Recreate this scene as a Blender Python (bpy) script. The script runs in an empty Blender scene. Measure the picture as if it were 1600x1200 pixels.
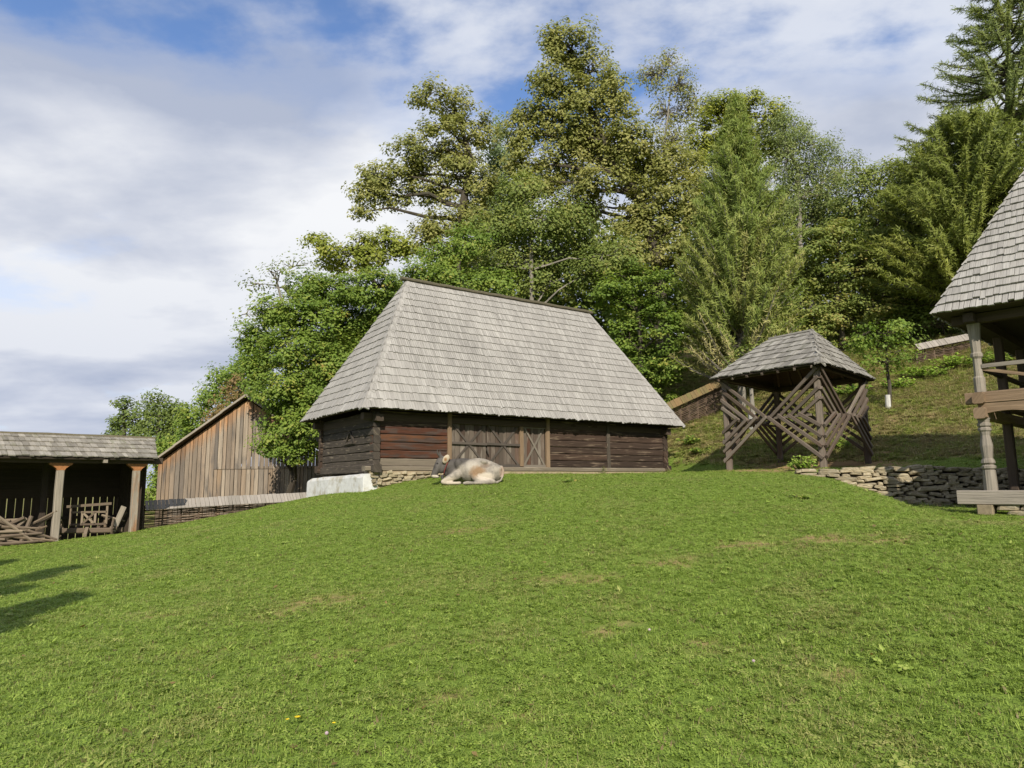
import bpy, bmesh, math, random
import numpy as np
from mathutils import Vector, Matrix

R = math.radians
scene = bpy.context.scene
col = scene.collection
random.seed(7)
rng = np.random.default_rng(7)

# ------------------------------------------------------------------ camera, sky, sun, exposure
F, PITCH, ROLL, EYE = 1064.0, R(8.25), R(0.51), 1.6
cam = bpy.data.objects.new('camera', bpy.data.cameras.new('camera'))
col.objects.link(cam)
cam.data.sensor_width = 36.0
cam.data.lens = 36.0 * F / 1600.0
cam.data.clip_start, cam.data.clip_end = 0.05, 3000
cam.matrix_world = Matrix.Translation((0, 0, EYE)) @ Matrix.Rotation(R(90) + PITCH, 4, 'X') @ Matrix.Rotation(-ROLL, 4, 'Z')
scene.camera = cam

SUN_AZ, SUN_EL = R(177), R(34)
SUN = Vector((math.sin(SUN_AZ) * math.cos(SUN_EL), math.cos(SUN_AZ) * math.cos(SUN_EL), math.sin(SUN_EL)))
sun = bpy.data.objects.new('sun', bpy.data.lights.new('sun', 'SUN'))
col.objects.link(sun)
sun.data.energy = 4.6
sun.data.angle = R(0.53)
sun.data.color = (1.0, 0.93, 0.80)
sun.location = (0, -30, 40)
sun.rotation_euler = (-SUN).to_track_quat('-Z', 'Y').to_euler()

scene.view_settings.view_transform = 'Standard'
scene.view_settings.look = 'None'
scene.view_settings.exposure = 0.42
scene.view_settings.gamma = 1.0
scene.view_settings.use_curve_mapping = False
scene.cycles.max_bounces = 6
scene.cycles.transparent_max_bounces = 4


class N:
    """small helper for node trees"""
    def __init__(s, tree):
        s.t = tree

    def n(s, typ, **kw):
        nd = s.t.nodes.new(typ)
        for k, v in kw.items():
            setattr(nd, k, v)
        return nd

    def put(s, sock, v):
        if v is None:
            return
        if isinstance(v, bpy.types.NodeSocket):
            s.t.links.new(v, sock)
        else:
            sock.default_value = v

    def math(s, op, a, b=None, c=None, clamp=False):
        nd = s.n('ShaderNodeMath', operation=op, use_clamp=clamp)
        for i, v in enumerate((a, b, c)):
            s.put(nd.inputs[i], v)
        return nd.outputs[0]

    def mix(s, f, a, b, blend='MIX'):
        nd = s.n('ShaderNodeMix', data_type='RGBA', blend_type=blend)
        s.put(nd.inputs[0], f)
        s.put(nd.inputs[6], a if isinstance(a, bpy.types.NodeSocket) else (*a[:3], 1))
        s.put(nd.inputs[7], b if isinstance(b, bpy.types.NodeSocket) else (*b[:3], 1))
        return nd.outputs[2]

    def noise(s, vec, scale, detail=4, rough=0.55, dist=0.0):
        nd = s.n('ShaderNodeTexNoise')
        s.put(nd.inputs['Vector'], vec)
        nd.inputs['Scale'].default_value = scale
        nd.inputs['Detail'].default_value = detail
        nd.inputs['Roughness'].default_value = rough
        nd.inputs['Distortion'].default_value = dist
        return nd.outputs[0]

    def ramp(s, f, stops, interp='LINEAR'):
        nd = s.n('ShaderNodeValToRGB')
        nd.color_ramp.interpolation = interp
        el = nd.color_ramp.elements
        while len(el) < len(stops):
            el.new(0.5)
        for e, (p, c) in zip(el, stops):
            e.position = p
            e.color = (*c[:3], 1) if hasattr(c, '__len__') else (c, c, c, 1)
        s.put(nd.inputs[0], f)
        return nd.outputs[0]

    def vmul(s, v, xyz):
        nd = s.n('ShaderNodeVectorMath', operation='MULTIPLY')
        s.put(nd.inputs[0], v)
        nd.inputs[1].default_value = xyz
        return nd.outputs[0]

    def vadd(s, a, b):
        nd = s.n('ShaderNodeVectorMath', operation='ADD')
        s.put(nd.inputs[0], a)
        s.put(nd.inputs[1], b)
        return nd.outputs[0]


world = bpy.data.worlds.new('World')
scene.world = world
world.use_nodes = True
wt = world.node_tree
wt.nodes.clear()
w = N(wt)
sky = w.n('ShaderNodeTexSky', sky_type='NISHITA', sun_disc=False, sun_elevation=SUN_EL, sun_rotation=SUN_AZ)
sky.air_density, sky.dust_density, sky.ozone_density, sky.altitude = 1.0, 0.6, 2.0, 400
gen = w.n('ShaderNodeTexCoord').outputs['Generated']
sp = w.n('ShaderNodeSeparateXYZ')
w.put(sp.inputs[0], gen)
zz = w.math('ADD', w.math('MAXIMUM', sp.outputs[2], 0.0), 0.22)
cb = w.n('ShaderNodeCombineXYZ')
w.put(cb.inputs[0], w.math('DIVIDE', sp.outputs[0], zz))
w.put(cb.inputs[1], w.math('DIVIDE', sp.outputs[1], zz))
cb.inputs[2].default_value = 0.0
CLOUD_OFF = (11.2, 6.6, 1.7)
cp = w.vadd(w.vmul(cb.outputs[0], (0.75, 1.0, 1.0)), CLOUD_OFF)
big = w.noise(cp, 1.25, 10, 0.55, 0.1)
big = w.math('ADD', big, w.math('MULTIPLY', w.ramp(sp.outputs[2], [(0.25, 1.0), (0.62, 0.0)]), 0.13))
cover = w.ramp(big, [(0.41, 0.0), (0.49, 0.72), (0.57, 1.0)], 'EASE')
shade = w.noise(w.vadd(cp, (0.03, 0.10, 3.1)), 1.9, 8, 0.52, 0.1)
ccol = w.ramp(shade, [(0.36, (3.4, 3.8, 4.8)), (0.48, (5.0, 5.25, 5.9)), (0.60, (6.9, 7.0, 7.2))])
low = w.ramp(sp.outputs[2], [(0.02, 1.0), (0.36, 0.0)])
ccol = w.mix(w.math('MULTIPLY', low, 0.5), ccol, (3.3, 3.8, 5.1))
skycol = w.mix(1.0, sky.outputs[0], (1.2, 1.3, 1.5), 'MULTIPLY')
cover = w.math('MAXIMUM', cover, w.math('MULTIPLY', w.ramp(sp.outputs[2], [(0.06, 1.0), (0.26, 0.0)]), 0.93))
final = w.mix(cover, skycol, ccol)
bg = w.n('ShaderNodeBackground')
bg.inputs['Strength'].default_value = 0.1
w.put(bg.inputs['Color'], final)
wo = w.n('ShaderNodeOutputWorld')
wt.links.new(bg.outputs[0], wo.inputs[0])


# ------------------------------------------------------------------ pixel ray -> place at forward distance y
def at(px, py, y):
    X, Y = px - 800.0, 600.0 - py
    c, s = math.cos(ROLL), math.sin(ROLL)
    X, Y = c * X + s * Y, -s * X + c * Y
    d = Vector((X, F * math.cos(PITCH) - Y * math.sin(PITCH), F * math.sin(PITCH) + Y * math.cos(PITCH)))
    d *= y / d.y
    return Vector((d.x, d.y, d.z + EYE))


# ------------------------------------------------------------------ ground shape
def wall_y(x):
    return np.interp(x, [5, 8.1, 9.0, 10.5, 13, 16, 30], [19.9, 19.7, 19.3, 18.9, 18.3, 17.6, 14.5])


def step(x, y):
    """drop of the lawn in front of the dry stone wall"""
    x, y = np.asarray(x, float), np.asarray(y, float)
    r = np.clip((x - 7.7) / 1.3, 0, 1)
    r = r * r * (3 - 2 * r)
    d = wall_y(x) - y
    return np.where(d > 0, 0.95 * r * np.exp(-np.abs(d / 6.0) ** 1.6), 0.0)


CP = [(0, 0, 0), (-6, 0, -0.35), (6, 0, 0.25), (-12, 0, -0.9), (12, 0, 0.5), (0, -10, -0.9), (-12, -10, -1.6), (14, -10, 0),
      (0, 4, .05), (-3, 4, -.08), (3, 4, .14), (0, 10, .58), (-7.5, 10, -.10), (-4, 10, .25), (4, 10, .82), (7.5, 10, 1.0), (12, 9, 1.05),
      (0, 15, 1.08), (-5, 15, .62), (-11, 15, -.18), (5, 15, 1.42), (0, 19, 1.45), (4, 20, 1.80), (-10, 20, .28), (-5.5, 20.5, 1.13)]
for px, py, y in [(740, 757, 21.5), (575, 769, 22.6), (640, 750, 23.6), (482, 779, 27.0), (700, 744, 25.4), (860, 742, 27.2), (1000, 740, 29.6), (1050, 738, 30.9),
                  (230, 828, 24.4), (380, 800, 26.0), (85, 847, 20.9), (218, 830, 22.4), (0, 855, 19.6), (-60, 862, 19.0), (60, 905, 12.5),
                  (1140, 734, 24.2), (1287, 731, 21.3), (1208, 723, 27.6), (1357, 726, 24.6), (1232, 741, 20.0), (1150, 742, 20.8), (1100, 739, 25),
                  (1330, 789, 18.6), (1450, 792, 17.9), (1550, 803, 15.0), (1600, 850, 12), (1500, 730, 20.5), (1600, 733, 20.0), (1500, 700, 23.5), (1600, 700, 23),
                  (1388, 637, 31.0), (1250, 672, 32.0), (1100, 655, 36.0), (1480, 556, 38.0), (1540, 600, 32.5), (1640, 560, 33), (1150, 690, 30.5)]:
    p = at(px, py, y)
    CP.append((p.x, p.y, p.z))
CP += [(35, 40, 12.5), (45, 20, 7.0), (45, 65, 21), (14, 48, 10.5), (2, 46, 6.5), (2, 66, 12), (-12, 38, 0.0), (-16, 33, -.35), (-30, 45, -1.6), (-20, 62, 1.5),
       (-42, 25, -3), (-28, 15, -1.9), (-42, 70, -1.5), (25, 66, 16), (22, 15, 2.0), (20, 5, 1.0), (-14, 28, -.2), (-5, 40, 2.6), (0, 34, 2.3)]
CPa = np.array(CP)
CPz = CPa[:, 2] + step(CPa[:, 0], CPa[:, 1])


def _U(r2):
    return np.where(r2 > 1e-9, 0.5 * r2 * np.log(np.maximum(r2, 1e-9)), 0)


_n = len(CPa)
_d = ((CPa[:, None, :2] - CPa[None, :, :2]) ** 2).sum(-1)
_A = np.zeros((_n + 3, _n + 3))
_A[:_n, :_n] = _U(_d) + np.eye(_n) * 1.2
_A[:_n, _n] = 1
_A[:_n, _n + 1:] = CPa[:, :2]
_A[_n:, :_n] = _A[:_n, _n:].T
_W = np.linalg.solve(_A, np.concatenate([CPz, np.zeros(3)]))


def ground_z(x, y):
    x = np.asarray(x, float)
    y = np.asarray(y, float)
    sh = x.shape
    xc, yc = np.clip(x, -46, 46).ravel(), np.clip(y, -14, 70).ravel()
    out = np.empty(len(xc))
    for i in range(0, len(xc), 8000):
        a, b = xc[i:i + 8000], yc[i:i + 8000]
        d = (a[:, None] - CPa[None, :, 0]) ** 2 + (b[:, None] - CPa[None, :, 1]) ** 2
        out[i:i + 8000] = _U(d) @ _W[:_n] + _W[_n] + a * _W[_n + 1] + b * _W[_n + 2]
    out = out.reshape(sh) - step(x, y)
    bump = 0.018 * np.sin(x * 1.9 + 1.3 * np.sin(y * .8)) * np.sin(y * 1.6 + x * .35) + 0.012 * np.sin(x * 4.1 + y * 2.7) * np.sin(y * 3.9 - x * 1.7)
    return out + bump


def gz(x, y):
    return float(ground_z(np.array([x]), np.array([y]))[0])


def at_ground(px, py):
    y = 3.0
    while y < 60:
        p = at(px, py, y)
        if p.z < gz(p.x, p.y):
            return p
        y += .02
    return p


# ------------------------------------------------------------------ mesh helpers
class MB:
    def __init__(s):
        s.v, s.f, s.uv = [], [], []

    def add(s, verts, faces, grain, off=None):
        b = len(s.v)
        verts = [Vector(p) for p in verts]
        g = Vector(grain).normalized()
        if off is None:
            off = (random.random() * 50, random.random() * 50)
        s.v += verts
        for f in faces:
            p = [verts[i] for i in f]
            n = (p[1] - p[0]).cross(p[2] - p[0])
            if n.length < 1e-9 and len(p) > 3:
                n = (p[2] - p[0]).cross(p[3] - p[0])
            n = n.normalized() if n.length > 1e-12 else Vector((0, 0, 1))
            if abs(n.dot(g)) > 0.85:
                a = n.orthogonal().normalized()
                bb = n.cross(a)
                s.uv += [(q.dot(a) + off[0], q.dot(bb) * .1 + off[1]) for q in p]
            else:
                a = n.cross(g).normalized()
                s.uv += [(q.dot(a) + off[0], q.dot(g) + off[1]) for q in p]
            s.f.append([i + b for i in f])

    def beam(s, p0, p1, wd, ht, up=(0, 0, 1), ch=0.0, segs=1, jit=0.0, taper=1.0):
        """squared timber from p0 to p1, chamfered by ch"""
        p0, p1 = Vector(p0), Vector(p1)
        g = (p1 - p0).normalized()
        side = g.cross(Vector(up))
        if side.length < 1e-4:
            side = g.cross(Vector((1, 0, 0)))
        side.normalize()
        u = side.cross(g)
        hw, hh = wd / 2, ht / 2
        if ch > 0:
            prof = [(-hw + ch, -hh), (hw - ch, -hh), (hw, -hh + ch), (hw, hh - ch), (hw - ch, hh), (-hw + ch, hh), (-hw, hh - ch), (-hw, -hh + ch)]
        else:
            prof = [(-hw, -hh), (hw, -hh), (hw, hh), (-hw, hh)]
        k = len(prof)
        vs = []
        for i in range(segs + 1):
            t = i / segs
            c = p0.lerp(p1, t) + (side * random.uniform(-jit, jit) + u * random.uniform(-jit, jit) if 0 < i < segs or jit else Vector())
            sc = 1 + (taper - 1) * t
            vs += [c + side * a * sc + u * b * sc for a, b in prof]
        fs = []
        for i in range(segs):
            for j in range(k):
                a, b = i * k + j, i * k + (j + 1) % k
                fs.append([a, b, b + k, a + k])
        fs.append(list(range(k))[::-1])
        fs.append([segs * k + j for j in range(k)])
        s.add(vs, fs, g)

    def hexa(s, p, grain, off=None):
        s.add(p, [[3, 2, 1, 0], [4, 5, 6, 7], [0, 1, 5, 4], [1, 2, 6, 5], [2, 3, 7, 6], [3, 0, 4, 7]], grain, off)

    def tube(s, pts, rad, sides=6, grain=None):
        pts = [Vector(p) for p in pts]
        vs, fs = [], []
        for i, p in enumerate(pts):
            t = (pts[min(i + 1, len(pts) - 1)] - pts[max(i - 1, 0)])
            t = t.normalized() if t.length > 1e-9 else Vector((0, 0, 1))
            a = t.cross(Vector((0.31, 0.17, 0.93)))
            if a.length < 1e-3:
                a = t.cross(Vector((1, 0, 0)))
            a.normalize()
            b = t.cross(a)
            for j in range(sides):
                an = 2 * math.pi * j / sides
                vs.append(p + (a * math.cos(an) + b * math.sin(an)) * rad[i])
        for i in range(len(pts) - 1):
            for j in range(sides):
                q, r = i * sides + j, i * sides + (j + 1) % sides
                fs.append([q, r, r + sides, q + sides])
        fs.append(list(range(sides))[::-1])
        fs.append([(len(pts) - 1) * sides + j for j in range(sides)])
        s.add(vs, fs, grain or (pts[-1] - pts[0] if (pts[-1] - pts[0]).length > 1e-6 else (0, 0, 1)))

    def lathe(s, p, prof, sides=8, rot=0.0):
        p = Vector(p)
        vs, fs = [], []
        for z, r in prof:
            for j in range(sides):
                an = 2 * math.pi * (j + .5) / sides + rot
                vs.append(p + Vector((math.cos(an) * r, math.sin(an) * r, z)))
        for i in range(len(prof) - 1):
            for j in range(sides):
                a, b = i * sides + j, i * sides + (j + 1) % sides
                fs.append([a, b, b + sides, a + sides])
        fs.append(list(range(sides))[::-1])
        fs.append([(len(prof) - 1) * sides + j for j in range(sides)])
        s.add(vs, fs, (0, 0, 1))

    def mesh(s, name, mat, smooth=False):
        me = bpy.data.meshes.new(name)
        me.from_pydata([tuple(v) for v in s.v], [], s.f)
        l = me.uv_layers.new(name='UVMap')
        l.data.foreach_set('uv', np.array(s.uv, np.float32).ravel())
        me.materials.append(mat)
        if smooth:
            me.polygons.foreach_set('use_smooth', [True] * len(me.polygons))
        me.update()
        return me

    def build(s, name, mat, parent=None, smooth=False):
        return link(name, s.mesh(name, mat, smooth), parent)


def link(name, data, parent=None, basis=None):
    o = bpy.data.objects.new(name, data)
    col.objects.link(o)
    if parent is not None:
        o.parent = parent
        if parent.type == 'EMPTY':
            o.matrix_parent_inverse = Matrix.Translation(-Vector(parent.location))
    if basis is not None:
        o.matrix_basis = basis
    return o


def tag(o, label=None, cat=None, group=None, kind=None):
    for k, v in (('label', label), ('category', cat), ('group', group), ('kind', kind)):
        if v:
            o[k] = v
    return o


def thing(name, loc, label, cat, group=None):
    o = bpy.data.objects.new(name, None)
    col.objects.link(o)
    o.empty_display_size = .2
    o.location = loc
    return tag(o, label, cat, group)


# ------------------------------------------------------------------ materials
def new_mat(name):
    m = bpy.data.materials.new(name)
    m.use_nodes = True
    m.node_tree.nodes.clear()
    q = N(m.node_tree)
    out = q.n('ShaderNodeOutputMaterial')
    return m, q, out


def piece_random(q):
    isl = q.n('ShaderNodeNewGeometry').outputs['Random Per Island']
    obr = q.n('ShaderNodeObjectInfo').outputs['Random']
    return q.math('FRACT', q.math('ADD', q.math('MULTIPLY', isl, 7.31), q.math('MULTIPLY', obr, 3.7))), obr


def wood(name, tones, grain=.5, gu=55, gv=2.2, patch=None, patch_lo=.55, patch_hi=.72, patch_s=(2.5, .7), rough=.85, bump=.35, weather=0.0):
    m, q, out = new_mat(name)
    rnd, obr = piece_random(q)
    uv = q.n('ShaderNodeUVMap').outputs[0]
    c = q.n('ShaderNodeCombineXYZ')
    q.put(c.inputs[0], q.math('MULTIPLY', obr, 91.0))
    q.put(c.inputs[1], q.math('MULTIPLY', obr, 57.0))
    vec = q.vadd(uv, c.outputs[0])
    n1 = q.noise(q.vmul(vec, (gu, gv, 1)), 1.0, 5, .65)
    n2 = q.noise(q.vmul(vec, (gu * .25, gv * .4, 1)), 1.0, 3, .6)
    base = q.ramp(rnd, [(i / max(1, len(tones) - 1), t) for i, t in enumerate(tones)])
    if patch:
        n3 = q.noise(q.vmul(vec, (patch_s[0], patch_s[1], 1)), 1.0, 4, .6)
        base = q.mix(q.ramp(n3, [(patch_lo, 0), (patch_hi, 1)]), base, patch)
    g = q.math('MULTIPLY_ADD', q.math('ADD', q.math('MULTIPLY', n1, .65), q.math('MULTIPLY', n2, .35)), grain * 3.2, 1 - grain * 1.6)
    g = q.math('MAXIMUM', g, .12)
    if weather:
        wn = q.noise(q.vmul(q.n('ShaderNodeNewGeometry').outputs['Position'], (1.0, 1.0, .35)), .9, 5, .65)
        g = q.math('MULTIPLY', g, q.math('MULTIPLY_ADD', wn, weather * 2, 1 - weather))
    rgb = q.n('ShaderNodeCombineColor')
    for i in range(3):
        q.put(rgb.inputs[i], g)
    cfin = q.mix(1.0, base, rgb.outputs[0], 'MULTIPLY')
    b = q.n('ShaderNodeBsdfPrincipled')
    q.put(b.inputs['Base Color'], cfin)
    b.inputs['Roughness'].default_value = rough
    b.inputs['Specular IOR Level'].default_value = .25
    bp = q.n('ShaderNodeBump')
    bp.inputs['Strength'].default_value = bump
    bp.inputs['Distance'].default_value = .02
    q.put(bp.inputs['Height'], n1)
    q.put(b.inputs['Normal'], bp.outputs[0])
    m.node_tree.links.new(b.outputs[0], out.inputs[0])
    return m


def leaf_mat(name, stops, trans=.35, rough=.6):
    """stops: colours along a per-clump tint stored on the mesh"""
    m, q, out = new_mat(name)
    a = q.n('ShaderNodeAttribute', attribute_name='tint')
    base = q.ramp(a.outputs['Fac'], stops)
    d = q.n('ShaderNodeBsdfPrincipled')
    q.put(d.inputs['Base Color'], base)
    d.inputs['Roughness'].default_value = rough
    d.inputs['Specular IOR Level'].default_value = .3
    t = q.n('ShaderNodeBsdfTranslucent')
    q.put(t.inputs['Color'], q.mix(1.0, base, (1.1, 1.15, .55), 'MULTIPLY'))
    mx = q.n('ShaderNodeMixShader')
    mx.inputs[0].default_value = trans
    m.node_tree.links.new(d.outputs[0], mx.inputs[1])
    m.node_tree.links.new(t.outputs[0], mx.inputs[2])
    m.node_tree.links.new(mx.outputs[0], out.inputs[0])
    return m


def plain(name, c1, c2, scale=8, rough=.9, bump=.3, detail=6, obj=False, c3=None, s3=1.5):
    m, q, out = new_mat(name)
    rnd, obr = piece_random(q)
    if obj:
        vec = q.n('ShaderNodeTexCoord').outputs['Object']
    else:
        vec = q.n('ShaderNodeNewGeometry').outputs['Position']
    n = q.noise(vec, scale, detail, .6)
    base = q.mix(q.ramp(n, [(.3, 0), (.7, 1)]), c1, c2)
    if c3:
        base = q.mix(q.ramp(q.noise(vec, s3, 4, .6), [(.5, 0), (.66, 1)]), base, c3)
    k = q.math('MULTIPLY_ADD', rnd, .62, .66)
    rgb = q.n('ShaderNodeCombineColor')
    for i in range(3):
        q.put(rgb.inputs[i], k)
    base = q.mix(1.0, base, rgb.outputs[0], 'MULTIPLY')
    b = q.n('ShaderNodeBsdfPrincipled')
    q.put(b.inputs['Base Color'], base)
    b.inputs['Roughness'].default_value = rough
    b.inputs['Specular IOR Level'].default_value = .2
    bp = q.n('ShaderNodeBump')
    bp.inputs['Strength'].default_value = bump
    bp.inputs['Distance'].default_value = .03
    q.put(bp.inputs['Height'], n)
    q.put(b.inputs['Normal'], bp.outputs[0])
    m.node_tree.links.new(b.outputs[0], out.inputs[0])
    return m


M = {}
M['shingle'] = wood('silver_shingle', [(.245, .232, .215), (.295, .28, .26), (.262, .248, .23), (.33, .315, .292), (.275, .262, .243)], grain=.42, gu=50, gv=.8, patch=(.21, .198, .182), patch_lo=.56, patch_hi=.75, patch_s=(10, .5), bump=.6, weather=.32)
M['shingle_old'] = wood('old_shingle', [(.20, .185, .155), (.29, .265, .225), (.16, .145, .12), (.33, .305, .26)], grain=.45, gu=40, gv=2, patch=(.15, .15, .09), bump=.6)
M['shingle_dark'] = wood('gazebo_shingle', [(.18, .168, .15), (.27, .255, .225), (.14, .13, .115), (.31, .295, .262)], grain=.5, gu=40, gv=2, patch=(.09, .09, .06), bump=.6)
M['log'] = wood('dark_log', [(.028, .019, .014), (.054, .033, .023), (.036, .025, .019), (.074, .050, .036)], grain=.9, gu=26, gv=1.1, patch=(.20, .15, .105), patch_lo=.55, patch_hi=.72, patch_s=(12, 1.1), bump=1.0)
M['log_red'] = wood('red_log', [(.062, .024, .014), (.092, .036, .018), (.042, .021, .015), (.125, .052, .023)], grain=.9, gu=24, gv=1.1, patch=(.06, .04, .032), patch_lo=.47, patch_hi=.58, patch_s=(6, 1.3), bump=1.0)
M['log_grey'] = wood('grey_log', [(.044, .036, .028), (.068, .055, .043), (.034, .028, .023)], grain=.9, gu=26, gv=1.3, patch=(.20, .165, .12), patch_lo=.57, patch_hi=.72, patch_s=(10, 2.2), bump=1.0)
M['sill'] = wood('pale_sill', [(.17, .142, .105), (.145, .12, .09)], grain=.55, gu=30, gv=.8, patch=(.25, .215, .165), bump=.6)
M['door'] = wood('door_plank', [(.07, .055, .043), (.115, .092, .073), (.06, .04, .03), (.15, .125, .10), (.085, .04, .025)], grain=.55, gu=45, gv=1.4, patch=(.22, .19, .155), bump=.5)
M['brace'] = wood('door_brace', [(.06, .05, .042), (.085, .07, .058)], grain=.5, gu=45, gv=2)
M['brace_pale'] = wood('pale_brace', [(.17, .146, .117), (.14, .12, .097)], grain=.5, gu=45, gv=2)
M['plank'] = wood('gable_plank', [(.20, .155, .11), (.26, .205, .15), (.15, .12, .095), (.30, .25, .19), (.12, .105, .09), (.27, .175, .10)], grain=.55, gu=34, gv=1.0, patch=(.10, .088, .078), patch_lo=.5, patch_hi=.7, patch_s=(3, .55), bump=.6)
M['plank_gable'] = wood('stained_gable_plank', [(.20, .15, .105), (.26, .20, .145), (.15, .118, .09), (.30, .245, .185), (.115, .098, .083), (.25, .175, .11)], grain=.68, gu=34, gv=1.0, patch=(.10, .088, .078), patch_lo=.5, patch_hi=.7, patch_s=(3, .55), bump=.6)
M['plank_orange'] = wood('sheltered_plank', [(.34, .18, .075), (.28, .15, .07), (.38, .22, .10)], grain=.5, gu=34, gv=1.0, patch=(.20, .13, .08))
M['post'] = wood('grey_post', [(.27, .235, .185), (.24, .205, .165)], grain=.55, gu=30, gv=1.0, patch=(.16, .13, .10), bump=.7)
M['post_stained'] = wood('stained_post', [(.27, .235, .185), (.24, .205, .165)], grain=.55, gu=30, gv=1.0, patch=(.24, .12, .055), patch_lo=.50, patch_hi=.68, patch_s=(2.5, .8), bump=.7)
M['post_red'] = wood('rusty_post', [(.30, .13, .05), (.26, .12, .05)], grain=.5, gu=30, gv=1.2, patch=(.17, .10, .06))
M['lattice'] = wood('lattice_bar', [(.085, .065, .05), (.14, .112, .09), (.07, .05, .036), (.18, .15, .12)], grain=.5, gu=40, gv=1.6, patch=(.10, .065, .045), bump=.5)
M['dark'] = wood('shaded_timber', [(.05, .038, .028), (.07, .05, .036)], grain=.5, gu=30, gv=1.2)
M['carved'] = wood('carved_oak', [(.20, .175, .145), (.25, .22, .18)], grain=.55, gu=34, gv=1.3, patch=(.12, .098, .078), bump=.9)
M['carved_brown'] = wood('carved_brown', [(.17, .115, .07), (.20, .14, .09)], grain=.55, gu=30, gv=1.0, patch=(.26, .19, .12), bump=.8)
M['coping'] = wood('coping_board', [(.24, .215, .19), (.29, .26, .23), (.21, .19, .165)], grain=.35, gu=40, gv=2)
M['mossy'] = wood('mossy_coping', [(.17, .11, .05), (.13, .10, .045)], grain=.5, gu=30, gv=2, patch=(.10, .12, .03))
M['wattle'] = wood('wattle_rod', [(.085, .055, .036), (.12, .082, .056), (.065, .045, .033), (.16, .115, .08)], grain=.4, gu=60, gv=3)
M['stick'] = wood('bare_stick', [(.15, .115, .08), (.095, .07, .05), (.22, .175, .125), (.12, .085, .055)], grain=.4, gu=60, gv=3)
M['bark'] = wood('oak_bark', [(.05, .04, .03), (.06, .05, .036)], grain=.6, gu=9, gv=2.2, patch=(.085, .085, .06), bump=1.0)
M['bark_grey'] = wood('pale_bark', [(.22, .20, .165), (.19, .17, .14)], grain=.5, gu=10, gv=4, patch=(.12, .11, .09), bump=.8)
M['lime'] = plain('limewash', (.50, .49, .46), (.34, .33, .30), 9, bump=.15)
M['plaster'] = plain('white_plaster', (.80, .80, .785), (.66, .655, .635), 5, bump=.6, c3=(.52, .48, .40), s3=2.6)
M['plaster_yellow'] = plain('ochre_plaster', (.42, .33, .18), (.36, .28, .15), 4, bump=.2)
M['stone'] = plain('dry_stone', (.36, .295, .185), (.23, .195, .135), 5, bump=.9, obj=True, c3=(.42, .37, .27), s3=1.6)
M['mortar'] = plain('lime_mortar', (.36, .29, .19), (.25, .20, .13), 9, bump=.6)
M['earth'] = plain('dark_earth', (.035, .028, .02), (.05, .04, .03), 6)
M['clay'] = plain('bare_clay', (.34, .20, .105), (.26, .155, .085), 6, bump=.5, c3=(.30, .22, .12))
M['iron'] = plain('old_iron', (.03, .028, .026), (.05, .045, .04), 20, rough=.6)
M['moss'] = plain('ridge_moss', (.10, .085, .055), (.14, .125, .085), 14, bump=.8)

# ------------------------------------------------------------------ ground sheet
gm, q, out = new_mat('turf_ground')
pos = q.n('ShaderNodeNewGeometry').outputs['Position']
n_a = q.noise(pos, .55, 6, .6)
n_b = q.noise(pos, 5.0, 6, .65)
n_c = q.noise(pos, 38.0, 3, .6)
green = q.mix(n_b, (.112, .168, .028), (.168, .235, .042))
straw = q.mix(n_b, (.15, .125, .05), (.10, .085, .035))
bank = q.n('ShaderNodeAttribute', attribute_name='bank').outputs['Fac']
lawn_c = q.mix(q.ramp(n_a, [(.56, 0), (.72, .55)]), green, straw)
bank_c = q.mix(q.ramp(q.noise(pos, 1.1, 6, .65), [(.42, 0), (.58, 1)]), q.mix(n_b, (.13, .18, .035), (.20, .25, .05)), q.mix(n_b, (.33, .24, .12), (.24, .17, .09)))
base = q.mix(bank, lawn_c, bank_c)
clay = q.n('ShaderNodeAttribute', attribute_name='bare').outputs['Fac']
base = q.mix(q.math('MULTIPLY', clay, q.ramp(n_b, [(.30, .3), (.5, 1)]), clamp=True), base, (.33, .215, .115))
k = q.math('MULTIPLY_ADD', n_c, .9, .5)
rgb = q.n('ShaderNodeCombineColor')
for i in range(3):
    q.put(rgb.inputs[i], k)
base = q.mix(1.0, base, rgb.outputs[0], 'MULTIPLY')
b = q.n('ShaderNodeBsdfPrincipled')
q.put(b.inputs['Base Color'], base)
b.inputs['Roughness'].default_value = 1.0
b.inputs['Specular IOR Level'].default_value = .1
bp = q.n('ShaderNodeBump')
bp.inputs['Strength'].default_value = .7
bp.inputs['Distance'].default_value = .04
q.put(bp.inputs['Height'], q.math('ADD', n_c, n_b))
q.put(b.inputs['Normal'], bp.outputs[0])
gm.node_tree.links.new(b.outputs[0], out.inputs[0])


def axis(lo, hi, fine, far, grow=1.25):
    a = list(np.arange(lo, hi + 1e-6, fine))
    s = fine
    while a[-1] < far:
        s *= grow
        a.append(a[-1] + s)
    s = fine
    while a[0] > -far:
        s *= grow
        a.insert(0, a[0] - s)
    return np.array(a)


gx = axis(-20, 22, .26, 900)
gy = axis(-1, 40, .22, 900)
GX, GY = np.meshgrid(gx, gy)
GZ = ground_z(GX, GY)
nx, ny = len(gx), len(gy)


def sstep(a, b, x):
    t = np.clip((x - a) / (b - a), 0, 1)
    return t * t * (3 - 2 * t)


def bank_mask(x, y):
    """rough bank above the terrace and wood floor behind the buildings"""
    lim = np.interp(x, [-60, -20, -9, -3, 2, 7.5, 8.6, 9.5, 14, 16, 40], [26, 25.5, 28, 32, 36, 33, 29, 27.5, 23, 21.5, 19])
    return sstep(-.6, .8, y - lim)


FP = (at(1287, 731, 21.3), at(1140, 734, 24.2), at(1357, 726, 24.6))


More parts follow.
